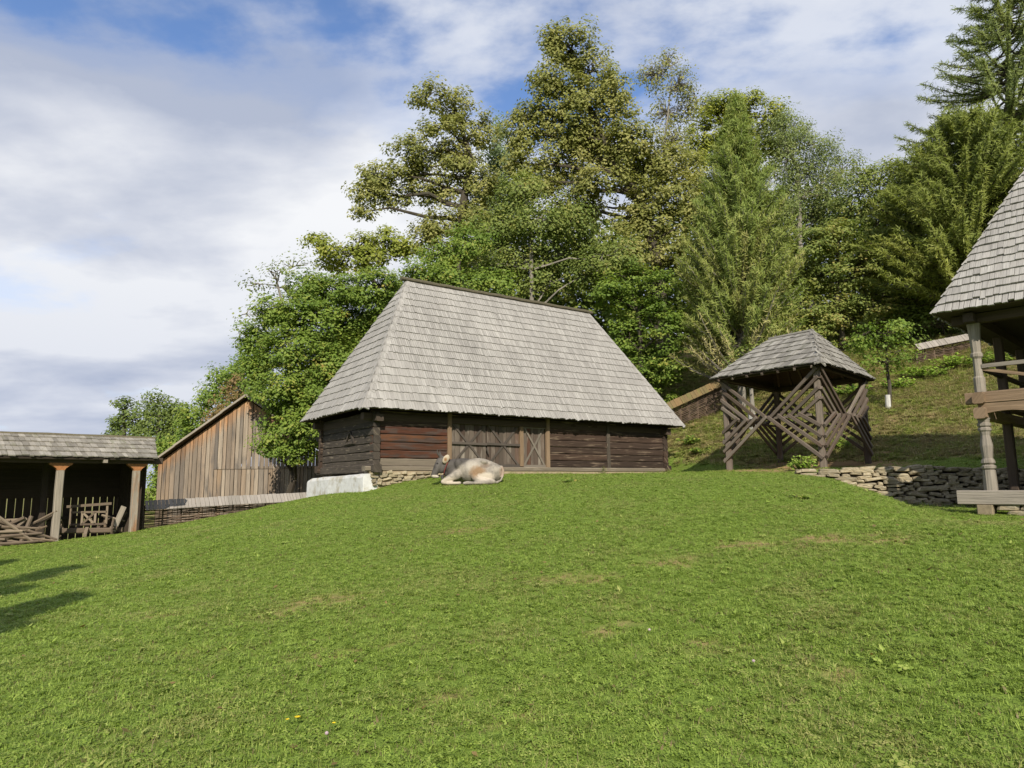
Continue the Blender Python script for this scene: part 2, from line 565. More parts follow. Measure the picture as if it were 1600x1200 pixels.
BARE = []
for px, py, r in [(510, 938, .26), (440, 958, .16), (700, 1095, .12), (655, 1088, .10), (1290, 842, .34), (1175, 852, .28), (480, 1026, .14), (1390, 845, .22), (945, 985, .16), (1105, 1015, .16), (605, 1012, .12), (330, 1012, .15), (900, 905, .24), (1040, 880, .22), (250, 960, .18), (800, 1130, .10), (1330, 1060, .12), (720, 830, .3)]:
    p = at_ground(px, py)
    BARE.append((p.x, p.y, r))


def bare_mask(x, y):
    cx, cy = (FP[1].x + FP[2].x) / 2, (FP[1].y + FP[2].y) / 2 - .5
    d = np.sqrt(((x - cx) / 3.5) ** 2 + ((y - cy) / 3.6) ** 2)
    m = 1 - sstep(.75, 1.1, d)
    wob = .25 * np.sin(x * 9 + 3 * np.sin(y * 7)) + .2 * np.sin(y * 13 + x * 5)
    for (a, c, r) in BARE:
        dd = np.sqrt(((x - a) / (r * 2.2)) ** 2 + ((y - c) / (r * 1.3)) ** 2) + wob
        m = np.maximum(m, .75 * (1 - sstep(.35, 1.05, dd)))
    return m


me = bpy.data.meshes.new('ground')
vv = np.stack([GX.ravel(), GY.ravel(), GZ.ravel()], 1)
ii = np.arange(nx * ny).reshape(ny, nx)
quads = np.stack([ii[:-1, :-1].ravel(), ii[:-1, 1:].ravel(), ii[1:, 1:].ravel(), ii[1:, :-1].ravel()], 1)


def np_mesh(me, v, f):
    k = f.shape[1]
    me.vertices.add(len(v))
    me.vertices.foreach_set('co', v.astype(np.float32).ravel())
    me.loops.add(f.size)
    me.loops.foreach_set('vertex_index', f.astype(np.int32).ravel())
    me.polygons.add(len(f))
    me.polygons.foreach_set('loop_start', np.arange(0, f.size, k, dtype=np.int32))
    me.polygons.foreach_set('loop_total', np.full(len(f), k, np.int32))
    me.update(calc_edges=True)


np_mesh(me, vv, quads)
for nm, fn in (('bank', bank_mask), ('bare', bare_mask)):
    at_ = me.attributes.new(nm, 'FLOAT', 'POINT')
    at_.data.foreach_set('value', fn(vv[:, 0], vv[:, 1]).astype(np.float32))
me.polygons.foreach_set('use_smooth', [True] * len(me.polygons))
me.materials.append(gm)
tag(link('ground', me), 'rolling grassy hillside rising to the barn', kind='structure')


# ------------------------------------------------------------------ shingled roofs
def shingle_variants(key, wd, ln, th, mat, n=6):
    out = []
    for i in range(n):
        mb = MB()
        hw = wd / 2 * random.uniform(.93, 1.0)
        a, b_ = random.uniform(-.10, .05) * ln * .35, random.uniform(-.10, .05) * ln * .35
        t0 = th * random.uniform(.85, 1.2)
        lift = th * .75
        mb.hexa([(-hw, a, lift), (hw, b_, lift), (hw, ln, 0), (-hw, ln, 0),
                 (-hw, a, lift + t0), (hw, b_, lift + t0), (hw, ln, .008), (-hw, ln, .008)], (0, 1, 0))
        out.append(mb.mesh(key, mat))
    return out


def shingle_faces(roof, faces, rows, wd, th, mat, limit=300, stuff_name='small_shingles', eye=Vector((0, 0, 1.6)), lap=1.5, sag=0.0):
    """faces: (eave left, eave right, ridge left, ridge right, shown). Pieces nearest the viewer are parts, the rest one mesh"""
    pieces = []
    for (A, B, C, D, shown) in faces:
        A, B, C, D = Vector(A), Vector(B), Vector(C), Vector(D)
        u = (B - A).normalized()
        n = u.cross(C - A).normalized()
        if n.z < 0:
            n = -n
        vdir = n.cross(u)
        if vdir.z < 0:
            vdir = -vdir
        H = (C - A).dot(vdir)
        uC, uD, uB = (C - A).dot(u), (D - A).dot(u), (B - A).dot(u)
        e = H / rows
        for r in range(rows):
            v0 = r * e
            v1 = min(v0 + e * lap, H + .02)
            l0, r0 = uC * v0 / H, uB + (uD - uB) * v0 / H
            l1, r1 = uC * v1 / H, uB + (uD - uB) * v1 / H
            x = min(l0, l1) - random.random() * wd
            while x < max(r0, r1):
                ww = wd * random.uniform(.72, 1.25)
                a, b_ = x, x + ww
                x = b_
                vj = v0 + random.uniform(-.014, .014) + (random.uniform(-.035, .01) if r == 0 else 0) - (.05 if random.random() < .008 else 0)
                bl, br = max(a, l0), min(b_, r0)
                tl, tr = max(a, l1), min(b_, r1)
                if br - bl < .015 and tr - tl < .015:
                    continue
                clipped = (a < max(l0, l1)) or (b_ > min(r0, r1))
                if br < bl:
                    bl = br = (l0 if a < l0 else r0)
                if tr < tl:
                    tl = tr = (l1 if a < l1 else r1)
                cen = A + u * ((a + b_) / 2) + vdir * vj
                pieces.append(((cen - eye).length if shown else 1e6, clipped, A, u, vdir, n, vj, v1, a, b_, bl, br, tl, tr, e))
    pieces.sort(key=lambda p: p[0])
    e = pieces[0][-1]
    var = shingle_variants('shingle', wd, e * lap, th, mat)
    rest = MB()
    for k, (d, clipped, A, u, vdir, n, vj, v1, a, b_, bl, br, tl, tr, e) in enumerate(pieces):
        single = k < limit and d < 1e5
        if single and not clipped and v1 - vj > e * 1.2:
            Mx = Matrix.Identity(4)
            sx = (b_ - a) / wd
            tilt = random.uniform(-.012, .012)
            uu = (u + vdir * tilt).normalized()
            v2 = n.cross(uu)
            if v2.dot(vdir) < 0:
                v2 = -v2
            c = A + u * ((a + b_) / 2) + vdir * vj + n * (.004 + random.random() * .012)
            for i in range(3):
                Mx[i][0], Mx[i][1], Mx[i][2], Mx[i][3] = uu[i] * sx, v2[i], n[i], c[i]
            link('shingle', random.choice(var), roof, Mx)
        else:
            g = .006
            t0 = th * random.uniform(.85, 1.25)
            lift = th * .75 + random.random() * .007
            j1, j2 = random.uniform(-.016, .008), random.uniform(-.016, .008)
            P = lambda uu, v, h: A + u * uu + vdir * v + n * h
            mb = MB() if single else rest
            mb.hexa([P(bl + g, vj + j1, lift), P(br - g, vj + j2, lift), P(tr - g, v1, 0), P(tl + g, v1, 0),
                     P(bl + g, vj + j1, lift + t0), P(br - g, vj + j2, lift + t0), P(tr - g, v1, .008), P(tl + g, v1, .008)], vdir)
            if single:
                mb.build('shingle', mat, roof)
    if rest.v:
        o = rest.build(stuff_name, mat, roof)
        o['kind'] = 'stuff'


def deck(roof_name, faces, mat, parent, t=.05):
    mb = MB()
    for (A, B, C, D, *_s) in faces:
        A, B, C, D = map(Vector, (A, B, C, D))
        n = (B - A).cross(C - A).normalized()
        if n.z < 0:
            n = -n
        o = n * -.012
        if (C - D).length < 1e-6:
            mb.add([A + o, B + o, C + o, A + o - n * t, B + o - n * t, C + o - n * t], [[0, 1, 2], [5, 4, 3], [0, 3, 4, 1], [1, 4, 5, 2], [2, 5, 3, 0]], B - A)
        else:
            mb.hexa([A + o - n * t, B + o - n * t, D + o - n * t, C + o - n * t, A + o, B + o, D + o, C + o], B - A)
    return mb.build(roof_name, mat, parent)


# ------------------------------------------------------------------ log barn
AZ = R(54.8)
bu = Vector((math.sin(AZ), math.cos(AZ), 0))
bv = Vector((-math.cos(AZ), math.sin(AZ), 0))
E1 = Vector((-4.84, 22.0, 4.08))
BL, BW, BZR, OV = 15.52, 6.2, 9.62, .62
E2, E0 = E1 + bu * BL, E1 + bv * BW
E3 = E2 + bv * BW
R1 = E1 + bu * 3.02 + bv * BW / 2
R1.z = BZR
R2 = E1 + bu * (BL - 2.9) + bv * BW / 2
R2.z = BZR
C1 = E1 + bu * OV + bv * OV
SILL = 2.02
LX, LY = BL - 2 * OV, BW - 2 * OV


def BP(x, y, z):
    p = C1 + bu * x + bv * y
    return Vector((p.x, p.y, z))


barn = thing('log_barn', BP(LX / 2, LY / 2, SILL), 'big log barn with steep silvery shingle roof behind the lying cow', 'barn')
faces = [(E1, E2, R1, R2, True), (E0, E1, R1, R1, True), (E2, E3, R2, R2, False), (E3, E0, R2, R1, False)]
roof = deck('roof', faces, M['dark'], barn)
shingle_faces(roof, faces, 18, .088, .028, M['shingle'])


def hip_shingles(roof, A, B, n1, n2, rows, mat, wd=.17):
    """narrow shingles fanned over a hip"""
    A, B = Vector(A), Vector(B)
    d = (B - A).normalized()
    m_ = MB()
    for nrm, sgn in ((n1, 1), (n2, -1)):
        nrm = Vector(nrm).normalized()
        s_ = d.cross(nrm).normalized() * sgn
        if s_.z > 0:
            s_ = -s_
        for r in range(rows):
            for k in range(2):
                p = A.lerp(B, r / rows) + s_ * (wd * k * .55) + d * random.uniform(-.02, .02) - d * .03
                q_ = A.lerp(B, min(1, (r + 1.35) / rows)) + s_ * (wd * k * .2)
                w0, w1 = s_ * wd * .62, s_ * wd * .45
                h0, h1 = nrm * .045, nrm * .03
                m_.hexa([p, p + w0, q_ + w1, q_, p + h0, p + w0 + h0, q_ + w1 + h1, q_ + h1], d)
    o = m_.build('hip_shingles', mat, roof)
    o['kind'] = 'stuff'


def face_n(A, B, C):
    n = (Vector(B) - Vector(A)).cross(Vector(C) - Vector(A)).normalized()
    return n if n.z > 0 else -n


hip_shingles(roof, E1, R1, face_n(E1, E2, R1), face_n(E0, E1, R1), 18, M['shingle'])
hip_shingles(roof, E2, R2, face_n(E1, E2, R1), face_n(E2, E3, R2), 18, M['shingle'])
mb = MB()
mb.beam(R1 - bu * .25 + Vector((0, 0, .03)), R2 + bu * .2 + Vector((0, 0, .03)), .22, .13, ch=.03, segs=24, jit=.015)
mb.build('ridge_cap', M['moss'], roof)
# plate beams and eave boards under the roof
for a, b_ in ((BP(-.35, .1, 3.86), BP(LX + .35, .1, 3.86)), (BP(.1, -.35, 3.80), BP(.1, LY + .35, 3.80)), (BP(-.35, LY - .1, 3.86), BP(LX + .35, LY - .1, 3.86)), (BP(LX - .1, -.3, 3.8), BP(LX - .1, LY + .3, 3.8))):
    mb = MB()
    mb.beam(a, b_, .26, .24, ch=.02)
    mb.build('plate_beam', M['dark'], barn)
HL = .272
NL = 7
z0 = SILL + .17
D0, D1, S1 = 3.05, 6.12, 7.35        # double door from D0 to D1, single door to S1
mid = 10.7
for (a, b_, mt) in ((.0, D0 - .12, 'log_red'), (S1 + .14, mid - .07, 'log'), (mid + .07, LX + .12, 'log')):
    for r in range(NL):
        h = HL * random.uniform(.96, 1.04)
        mm = M[mt]
        if mt == 'log_red' and r == 0:
            mm = M['sill']
        if mt == 'log_red' and r in (5, 6):
            mm = M['log']
        y0 = .11 + random.uniform(-.018, .018)
        mb = MB()
        mb.beam(BP(a, y0, z0 + HL * (r + .5)), BP(b_, y0, z0 + HL * (r + .5)), .24, HL - .012, ch=.024, segs=7, jit=.009)
        mb.build('log', mm, barn)
# end walls
for r in range(NL):
    mb = MB()
    mb.beam(BP(.11 + random.uniform(-.015, .015), -.10, z0 + HL * (r + .5) - .06), BP(.11, LY + .10, z0 + HL * (r + .5) - .06), .238, HL - .012, ch=.024, segs=6, jit=.009)
    mb.build('log', M['log_grey'], barn)
    mb = MB()
    mb.beam(BP(LX - .11, -.08, z0 + HL * (r + .5) - .05), BP(LX - .11, LY + .10, z0 + HL * (r + .5) - .05), .238, HL - .014, ch=.028)
    mb.build('log', M['log'], barn)
    mb = MB()
    mb.beam(BP(-.10, LY - .11, z0 + HL * (r + .5)), BP(LX + .10, LY - .11, z0 + HL * (r + .5)), .238, HL - .014, ch=.028)
    mb.build('log', M['log'], barn)
# lintel above the doors and the dark wall head
mb = MB()
mb.beam(BP(D0 - .14, .13, z0 + HL * 6.5), BP(S1 + .16, .13, z0 + HL * 6.5), .22, HL - .02, ch=.02, segs=4, jit=.005)
mb.build('lintel', M['log'], barn)
# sill beams, with crossed ends at the near corner
for a, b_, zz_, mt in ((BP(-.28, .06, SILL + .085), BP(LX + .2, .06, SILL + .085), .165, 'sill'), (BP(.06, -.30, SILL + .09), BP(.06, LY + .25, SILL + .09), .27, 'log_grey'),
                       (BP(LX - .06, -.2, SILL + .15), BP(LX - .06, LY + .2, SILL + .15), .27, 'log'), (BP(-.2, LY - .06, SILL + .15), BP(LX + .2, LY - .06, SILL + .15), .27, 'log')):
    mb = MB()
    mb.beam(a, b_, .30, zz_, ch=.03, segs=6, jit=.008)
    mb.build('sill_beam', M[mt], barn)
for x in (D0 - .10, S1 + .10, mid):
    mb = MB()
    mb.beam(BP(x, .0 if 0.5 < x < LX - 1 else .03, z0), BP(x, .0 if 0.5 < x < LX - 1 else .03, z0 + HL * NL), .17, .13, up=bv, ch=.015, segs=3, jit=.006)
    mb.build('post', M['carved_brown'] if x != mid else M['log_grey'], barn)
# vent triangle on the end wall
mb = MB()
zc = 3.05
for a, b_ in (((-.03, 1.9, zc + .42), (-.03, 1.55, zc)), ((-.03, 1.9, zc + .42), (-.03, 2.3, zc)), ((-.03, 1.45, zc), (-.03, 2.4, zc))):
    mb.beam(BP(*a), BP(*b_), .07, .07, up=bu)
mb.build('vent_frame', M['log_grey'], barn)


def door_leaf(x0, x1, zb, zt, planks, bmat, ring=False):
    dm = MB()
    dm.hexa([BP(x0, .12, zb), BP(x1, .12, zb), BP(x1, .15, zb), BP(x0, .15, zb), BP(x0, .12, zt), BP(x1, .12, zt), BP(x1, .15, zt), BP(x0, .15, zt)], (0, 0, 1))
    d = dm.build('door', M['dark'], barn)
    wds = [random.uniform(.8, 1.25) for _ in range(planks)]
    s = sum(wds)
    x = x0
    for wd in wds:
        ww = wd / s * (x1 - x0)
        pm = MB()
        pm.beam(BP(x + ww / 2, .088 + random.uniform(-.006, .006), zb), BP(x + ww / 2, .088, zt - random.uniform(0, .03)), ww - .016, .03, up=bv)
        pm.build('plank', M['door'], d)
        x += ww
    for a, b_ in (((x0 + .06, zb + .08), (x1 - .06, zt - .06)), ((x0 + .06, zt - .06), (x1 - .06, zb + .08))):
        pm = MB()
        y0 = .055 if a[1] < b_[1] else .04
        pm.beam(BP(a[0], y0, a[1]), BP(b_[0], y0, b_[1]), .075, .03, up=bv)
        pm.build('brace', bmat, d)
    for z in ((zb + .04, zt - .04) if not ring else ()):
        pm = MB()
        pm.beam(BP(x0, .034, z), BP(x1, .034, z), .09, .03, up=bv)
        pm.build('batten', bmat, d)
    if ring:
        pm = MB()
        z = (zb + zt) / 2 + .05
        pm.beam(BP(x0 - .03, .018, z), BP(x1 + .01, .018, z - .02), .085, .05, up=bv)
        pm.build('bar', M['brace'], d)
        pm = MB()
        pm.beam(BP(x0, .034, zb + .05), BP(x1, .034, zb + .05), .10, .03, up=bv)
        pm.build('batten', M['brace'], d)
    return d


zt = z0 + HL * 5.95
dmid = (D0 + D1) / 2
door_leaf(D0, dmid - .02, SILL + .172, zt, 8, M['brace'], True)
door_leaf(dmid + .02, D1 - .03, SILL + .172, zt, 8, M['brace'], True)
door_leaf(D1 + .16, S1, SILL + .18, zt - .02, 6, M['brace_pale'])
mb = MB()
mb.beam(BP(D1 + .06, .05, SILL + .2), BP(D1 + .06, .05, zt + .02), .16, .14, up=bv, ch=.01)
mb.build('door_post', M['carved_brown'], barn)
mb = MB()
mb.beam(BP(dmid - .05, -.03, z0 + .70), BP(dmid + .02, -.05, z0 + .48), .05, .05, up=bv)
mb.build('latch', M['brace'], barn)
# foundation: limewashed end, rubble front
def fnd(x0, y0, x1, y1, zt_):
    return [BP(x0, y0, -.3), BP(x1, y0, -.3), BP(x1, y1, -.3), BP(x0, y1, -.3), BP(x0, y0, zt_), BP(x1, y0, zt_), BP(x1, y1, zt_), BP(x0, y1, zt_)]


mb = MB()
n1 = 14
prof = [(-.34, -1.4), (-.335, .86), (-.30, .955), (-.2, .985), (.3, .99)]
vs, fs = [], []
for i in range(n1 + 1):
    y = -.07 + (LY + .62) * i / n1
    top = SILL - .06 - .10 * (i / n1)
    end = .09 * max(0, (i - n1 + 1)) ** 2
    for (dx, h) in prof:
        wob = random.uniform(-.012, .012)
        vs.append(BP(dx + wob - .02 * math.sin(i * .9), y, (top - 1.0) + h * 1.0 - (end if h > .5 else 0) + wob))
for i in range(n1):
    for j in range(len(prof) - 1):
        a = i * len(prof) + j
        fs.append([a, a + len(prof), a + len(prof) + 1, a + 1])
fs.append([j for j in range(len(prof))])
fs.append([n1 * len(prof) + j for j in range(len(prof))][::-1])
mb.add(vs, fs, (0, 0, 1))
fo = mb.build('plastered_footing', M['plaster'], barn)
fo['label'] = 'whitewashed plaster footing'
mb = MB()
mb.hexa(fnd(-.10, -.06, LX + .1, .4, SILL + .005), (1, 0, 0))
footing = mb.build('rubble_footing', M['mortar'], barn)
mb = MB()
mb.hexa(fnd(.35, LY - .4, LX + .05, LY, SILL), (1, 0, 0))
mb.hexa(fnd(LX - .4, .4, LX + .06, LY - .4, SILL), (1, 0, 0))
mb.build('rear_footing', M['mortar'], barn)


def stone_variants(n=14, bev=.16):
    out = []
    for i in range(n):
        bm = bmesh.new()
        bmesh.ops.create_cube(bm, size=1.0)
        for v in bm.verts:
            v.co += Vector((random.uniform(-.13, .13), random.uniform(-.1, .1), random.uniform(-.16, .16)))
        bmesh.ops.bevel(bm, geom=list(bm.edges), offset=bev * random.uniform(.7, 1.1), segments=1, profile=.5, affect='EDGES')
        for v in bm.verts:
            v.co += Vector((random.uniform(-.035, .035), random.uniform(-.03, .03), random.uniform(-.05, .05)))
        m_ = bpy.data.meshes.new('stone')
        bm.to_mesh(m_)
        bm.free()
        m_.materials.append(M['stone'])
        out.append(m_)
    return out


STONES = stone_variants()


def put_stone(p, sx, sy, sz, rz, parent, name='stone', rx=0, ry=0):
    Mx = Matrix.Translation(p) @ Matrix.Rotation(rz, 4, 'Z') @ Matrix.Rotation(ry, 4, 'Y') @ Matrix.Rotation(rx, 4, 'X') @ Matrix.Diagonal((sx, sy, sz, 1))
    return link(name, random.choice(STONES), parent, Mx)


brz = math.atan2(bu.y, bu.x)
for r in range(4):
    x = -.10 + random.uniform(0, .1)
    z = SILL - .07 - r * .11
    while x < 4.8:
        l = random.uniform(.10, .40)
        p = BP(x + l / 2, -.03 - random.uniform(0, .07), z + random.uniform(-.04, .04))
        if gz(p.x, p.y - .1) < z + .03:
            put_stone(p, l, .22, random.uniform(.06, .12), brz, footing, ry=random.uniform(-.2, .2))
        x += l + random.uniform(.01, .05)


# ------------------------------------------------------------------ plank gable barn behind the fence
GYY = 34.0
ga = at(388, 622, GYY)
gl = at(245, 723, GYY)
gb = -.6
barn2 = thing('plank_barn', (ga.x, GYY + 5, gb), 'weathered plank barn with orange-stained gable beyond the wattle fence', 'barn')
slope = (ga.z - gl.z) / (ga.x - gl.x)
# boards kept dry under the verge have not greyed: still orange just below the roof
q = N(M['plank_gable'].node_tree)
pos = q.n('ShaderNodeNewGeometry').outputs['Position']
sx_ = q.n('ShaderNodeSeparateXYZ')
q.put(sx_.inputs[0], pos)
below = q.math('SUBTRACT', q.math('SUBTRACT', ga.z, q.math('MULTIPLY', q.math('ABSOLUTE', q.math('SUBTRACT', sx_.outputs[0], ga.x)), slope)), sx_.outputs[2])
below = q.math('ADD', below, q.math('MULTIPLY_ADD', q.noise(q.vmul(pos, (5.5, 5.5, .5)), 1.0, 4, .65), 1.5, -.75))
bs = [n_ for n_ in q.t.nodes if n_.type == 'BSDF_PRINCIPLED'][0]
old = bs.inputs['Base Color'].links[0].from_socket
q.put(bs.inputs['Base Color'], q.mix(q.ramp(q.math('MULTIPLY', below, .5), [(.10, .9), (.42, 0.0)]), old, q.mix(1.0, old, (1.45, 1.0, .66), 'MULTIPLY')))
x = gl.x + .08
xr = 2 * ga.x - gl.x
joint = at(388, 731, GYY).z
while x < xr - .1:
    wd = random.uniform(.15, .27)
    xm = x + wd / 2
    top = ga.z - abs(xm - ga.x) * slope - .07
    dy = random.uniform(-.015, .015)

    def board(zb_, zt_, mat, dd=0.0):
        m_ = MB()
        hw = wd / 2 - .012
        tl = ga.z - abs(xm - hw - ga.x) * slope - .07 if zt_ is None else zt_
        tr = ga.z - abs(xm + hw - ga.x) * slope - .07 if zt_ is None else zt_
        y = GYY + dy + dd
        m_.hexa([(xm - hw, y, zb_), (xm + hw, y, zb_), (xm + hw, y + .03, zb_), (xm - hw, y + .03, zb_),
                 (xm - hw, y, tl), (xm + hw, y, tr), (xm + hw, y + .03, tr), (xm - hw, y + .03, tl)], (0, 0, 1))
        m_.build('plank', mat, barn2)
    so = random.uniform(.25, .75)
    if xm < gl.x + 2.9 or top < joint + .12:
        board(gb, None, M['plank_gable'])
    else:
        board(gb, joint - .01, M['plank_gable'], .028)
        board(joint - .05, None, M['plank_gable'], -.008)
    x += wd
mb = MB()
mb.beam((gl.x, GYY + .14, joint), (xr, GYY + .14, joint), .14, .14)
mb.beam((gl.x + .12, GYY + .14, gb), (gl.x + .12, GYY + .14, gl.z), .16, .16)
mb.build('frame', M['dark'], barn2)
mb = MB()
for sx in (-1, 1):
    xe = gl.x - .12 if sx < 0 else xr + .12
    A, B = Vector((xe, GYY - .28, gl.z - .06)), Vector((xe, GYY + 10, gl.z - .06))
    C, D = Vector((ga.x, GYY - .28, ga.z + .05)), Vector((ga.x, GYY + 10, ga.z + .05))
    n = (B - A).cross(C - A).normalized()
    n = n if n.z > 0 else -n
    mb.hexa([A, B, D, C, A + n * .05, B + n * .05, D + n * .05, C + n * .05], C - A)
rf = mb.build('roof', M['dark'], barn2)
for sx in (-1, 1):
    xe = gl.x - .14 if sx < 0 else xr + .14
    A, C = Vector((xe, GYY - .30, gl.z - .02)), Vector((ga.x, GYY - .30, ga.z + .10))
    for k in range(4):
        m_ = MB()
        p, p2 = A.lerp(C, k / 4 - (.01 if k else 0)), A.lerp(C, (k + 1) / 4)
        m_.beam(p + Vector((0, -.01 * (k % 2), .02 + .02 * (k % 2))), p2 + Vector((0, -.01 * (k % 2), .02)), .10, .10, ch=.01)
        m_.build('bargeboard', M['post'], rf)
for sx in (-1, 1):
    faces = [((gl.x - .12, GYY - .25, gl.z), (gl.x - .12, GYY + 10, gl.z), (ga.x, GYY - .25, ga.z + .11), (ga.x, GYY + 10, ga.z + .11), False)]
shingle_faces(rf, faces, 14, .4, .03, M['shingle_old'], limit=0)
m_ = MB()
m_.hexa([(gl.x, GYY + .2, gb), (gl.x + .1, GYY + .2, gb), (gl.x + .1, GYY + 9.8, gb), (gl.x, GYY + 9.8, gb), (gl.x, GYY + .2, gl.z), (gl.x + .1, GYY + .2, gl.z), (gl.x + .1, GYY + 9.8, gl.z), (gl.x, GYY + 9.8, gl.z)], (0, 0, 1))
m_.build('side_wall', M['plank'], barn2)
m_ = MB()
for dd in (0, 2.2):
    m_.hexa([(gl.x, GYY + 9.7, gb), (xr, GYY + 9.7, gb), (xr, GYY + 9.8, gb), (gl.x, GYY + 9.8, gb), (gl.x, GYY + 9.7, gl.z), (xr, GYY + 9.7, gl.z), (xr, GYY + 9.8, gl.z), (gl.x, GYY + 9.8, gl.z)], (0, 0, 1))
    break
m_.build('rear_wall', M['plank'], barn2)


# ------------------------------------------------------------------ open cart shed at the left
SA = R(45)
su = Vector((math.sin(SA), math.cos(SA), 0))      # along the eave, away to the right
sv = Vector((-math.cos(SA), math.sin(SA), 0))     # into the shed
Er = at(246, 717, 22.45)
SE = Er.z
SLEN = 7.6
Er = Vector((Er.x, Er.y, SE))
El = Er - su * SLEN
Rr = Er + sv * 1.75 + su * .42
Rl = El + sv * 1.75
Rr.z = Rl.z = at(243, 685, Rr.y).z
Br, Bl = Er + sv * 3.9, El + sv * 3.9
Br.z = Bl.z = SE - .25
shed = thing('cart_shed', (Er + sv * 1.9 - su * 3).to_tuple()[:2] + (0,), 'open-fronted timber cart shed with low shingle roof and flared posts', 'shed')
faces = [(El, Er, Rl, Rr, True), (Br, Bl, Rr, Rl, False)]
sroof = deck('roof', faces, M['dark'], shed)
shingle_faces(sroof, faces[:1], 5, .15, .034, M['shingle_old'], limit=300)
shingle_faces(sroof, faces[1:], 6, .3, .03, M['shingle_old'], limit=0)
mb = MB()
mb.beam(Rl + Vector((0, 0, .02)), Rr + Vector((0, 0, .02)), .16, .06, segs=10, jit=.012)
mb.build('ridge_cap', M['moss'], sroof)


def SP(t, d, z):
    p = Er - su * t + sv * d
    return Vector((p.x, p.y, z))


for k, t in enumerate((.50, 2.62, 5.0, 7.3)):
    p = SP(t, .34, 0)
    g = gz(p.x, p.y)
    th = SE - .16
    m_ = MB()
    m_.beam((p.x, p.y, g - .2), (p.x, p.y, th - .22), .20, .20, up=su, ch=.02, segs=4, jit=.006)
    po = m_.build('post', M['post'] if k else M['post_stained'], shed)
    m_ = MB()
    hs = [(0, .10), (.05, .12), (.12, .20), (.17, .29), (.22, .30)]
    for i in range(len(hs) - 1):
        a, b_ = hs[i], hs[i + 1]
        pts = []
        for (h, r) in (a, b_):
            for sx, sy in ((-1, -1), (1, -1), (1, 1), (-1, 1)):
                q_ = Vector((p.x, p.y, th - .22 + h)) + su * r * sx + sv * .10 * sy
                pts.append(q_)
        m_.hexa(pts, (0, 0, 1))
    m_.build('capital', M['post_red'], po)
mb = MB()
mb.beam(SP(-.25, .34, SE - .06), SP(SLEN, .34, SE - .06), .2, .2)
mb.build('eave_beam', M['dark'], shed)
mb = MB()
mb.beam(SP(1.5, -.02, SE - .10), SP(1.5, .5, SE - .08), .11, .10)
mb.build('rafter_end', M['post'], shed)
# slatted back wall with gaps, boarded end
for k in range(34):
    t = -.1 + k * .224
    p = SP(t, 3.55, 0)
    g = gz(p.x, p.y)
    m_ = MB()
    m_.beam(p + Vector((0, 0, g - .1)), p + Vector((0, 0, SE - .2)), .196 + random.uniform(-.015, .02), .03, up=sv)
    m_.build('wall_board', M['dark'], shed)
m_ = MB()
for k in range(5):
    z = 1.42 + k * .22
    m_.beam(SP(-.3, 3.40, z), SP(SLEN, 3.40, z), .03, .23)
m_.build('added_dark_panel', M['dark'], shed)  # dark panel added to shut off light gaps, standing for the shadowed roof underside
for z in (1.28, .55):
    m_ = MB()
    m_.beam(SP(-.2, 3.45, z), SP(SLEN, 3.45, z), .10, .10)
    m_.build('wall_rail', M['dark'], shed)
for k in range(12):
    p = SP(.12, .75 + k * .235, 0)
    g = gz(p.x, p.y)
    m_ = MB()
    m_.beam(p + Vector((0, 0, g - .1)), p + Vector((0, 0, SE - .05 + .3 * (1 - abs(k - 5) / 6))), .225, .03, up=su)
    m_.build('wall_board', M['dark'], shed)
m_ = MB()
p, p2 = SP(1.02, .5, .2), SP(.72, .62, .95)
m_.beam(p, p2, .16, .03, up=sv)
m_.build('leaning_board', M['post'], shed)
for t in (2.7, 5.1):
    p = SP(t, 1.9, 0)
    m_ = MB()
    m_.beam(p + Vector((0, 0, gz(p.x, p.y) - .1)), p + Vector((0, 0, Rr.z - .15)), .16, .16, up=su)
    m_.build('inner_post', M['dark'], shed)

# old cart in the shed
cc = SP(1.62, .95, 0)
cg = gz(cc.x, cc.y)
cart = thing('wooden_cart', (cc.x, cc.y, cg), 'old brown wooden cart frame with cross-braced headboard in the shed', 'cart')
cd = Vector((1, .35, 0)).normalized()
cp_ = Vector((-.35, 1, 0)).normalized()


def CPt(a, d, z):
    p = cc + cd * a + cp_ * d
    return Vector((p.x, p.y, cg + z))


m_ = MB()
m_.beam(CPt(-.62, 0, .98), CPt(.62, 0, 1.06), .09, .08)
m_.build('top_rail', M['stick'], cart)
m_ = MB()
for a, b_ in (((-.5, .42), (.5, .42)), ((-.5, .80), (.5, .80)), ((-.5, .42), (-.5, .98)), ((.5, .42), (.5, 1.04)), ((-.18, .42), (-.18, .80)), ((.18, .42), (.18, .80)), ((-.18, .42), (.18, .80)), ((-.18, .80), (.18, .42))):
    m_.beam(CPt(a[0], .02, a[1]), CPt(b_[0], .02, b_[1]), .06, .06, up=cp_)
m_.build('headboard', M['stick'], cart)
m_ = MB()
m_.beam(CPt(-.75, -.1, .24), CPt(.75, -.1, .22), .16, .16, ch=.03)
m_.build('axle', M['stick'], cart)
for s_ in (-1, 1):
    m_ = MB()
    cx_ = CPt(.74 * s_, -.1, .28)
    ring = [cx_ + cp_ * math.cos(t_ * math.pi / 6) * .27 + Vector((0, 0, 1)) * math.sin(t_ * math.pi / 6) * .27 for t_ in range(13)]
    m_.tube(ring, [.035] * 13, 6)
    for t_ in range(8):
        an = t_ * math.pi / 4
        m_.beam(cx_, cx_ + cp_ * math.cos(an) * .26 + Vector((0, 0, 1)) * math.sin(an) * .26, .03, .03, up=cd)
    m_.tube([cx_ - cd * .1, cx_ + cd * .1], [.07, .07], 8)
    m_.build('wheel', M['stick'], cart)
m_ = MB()
m_.beam(CPt(0, -.1, .3), CPt(.1, -.75, .12), .09, .09)
m_.beam(CPt(-.3, -.05, .3), CPt(-.3, 1.4, .5), .09, .09)
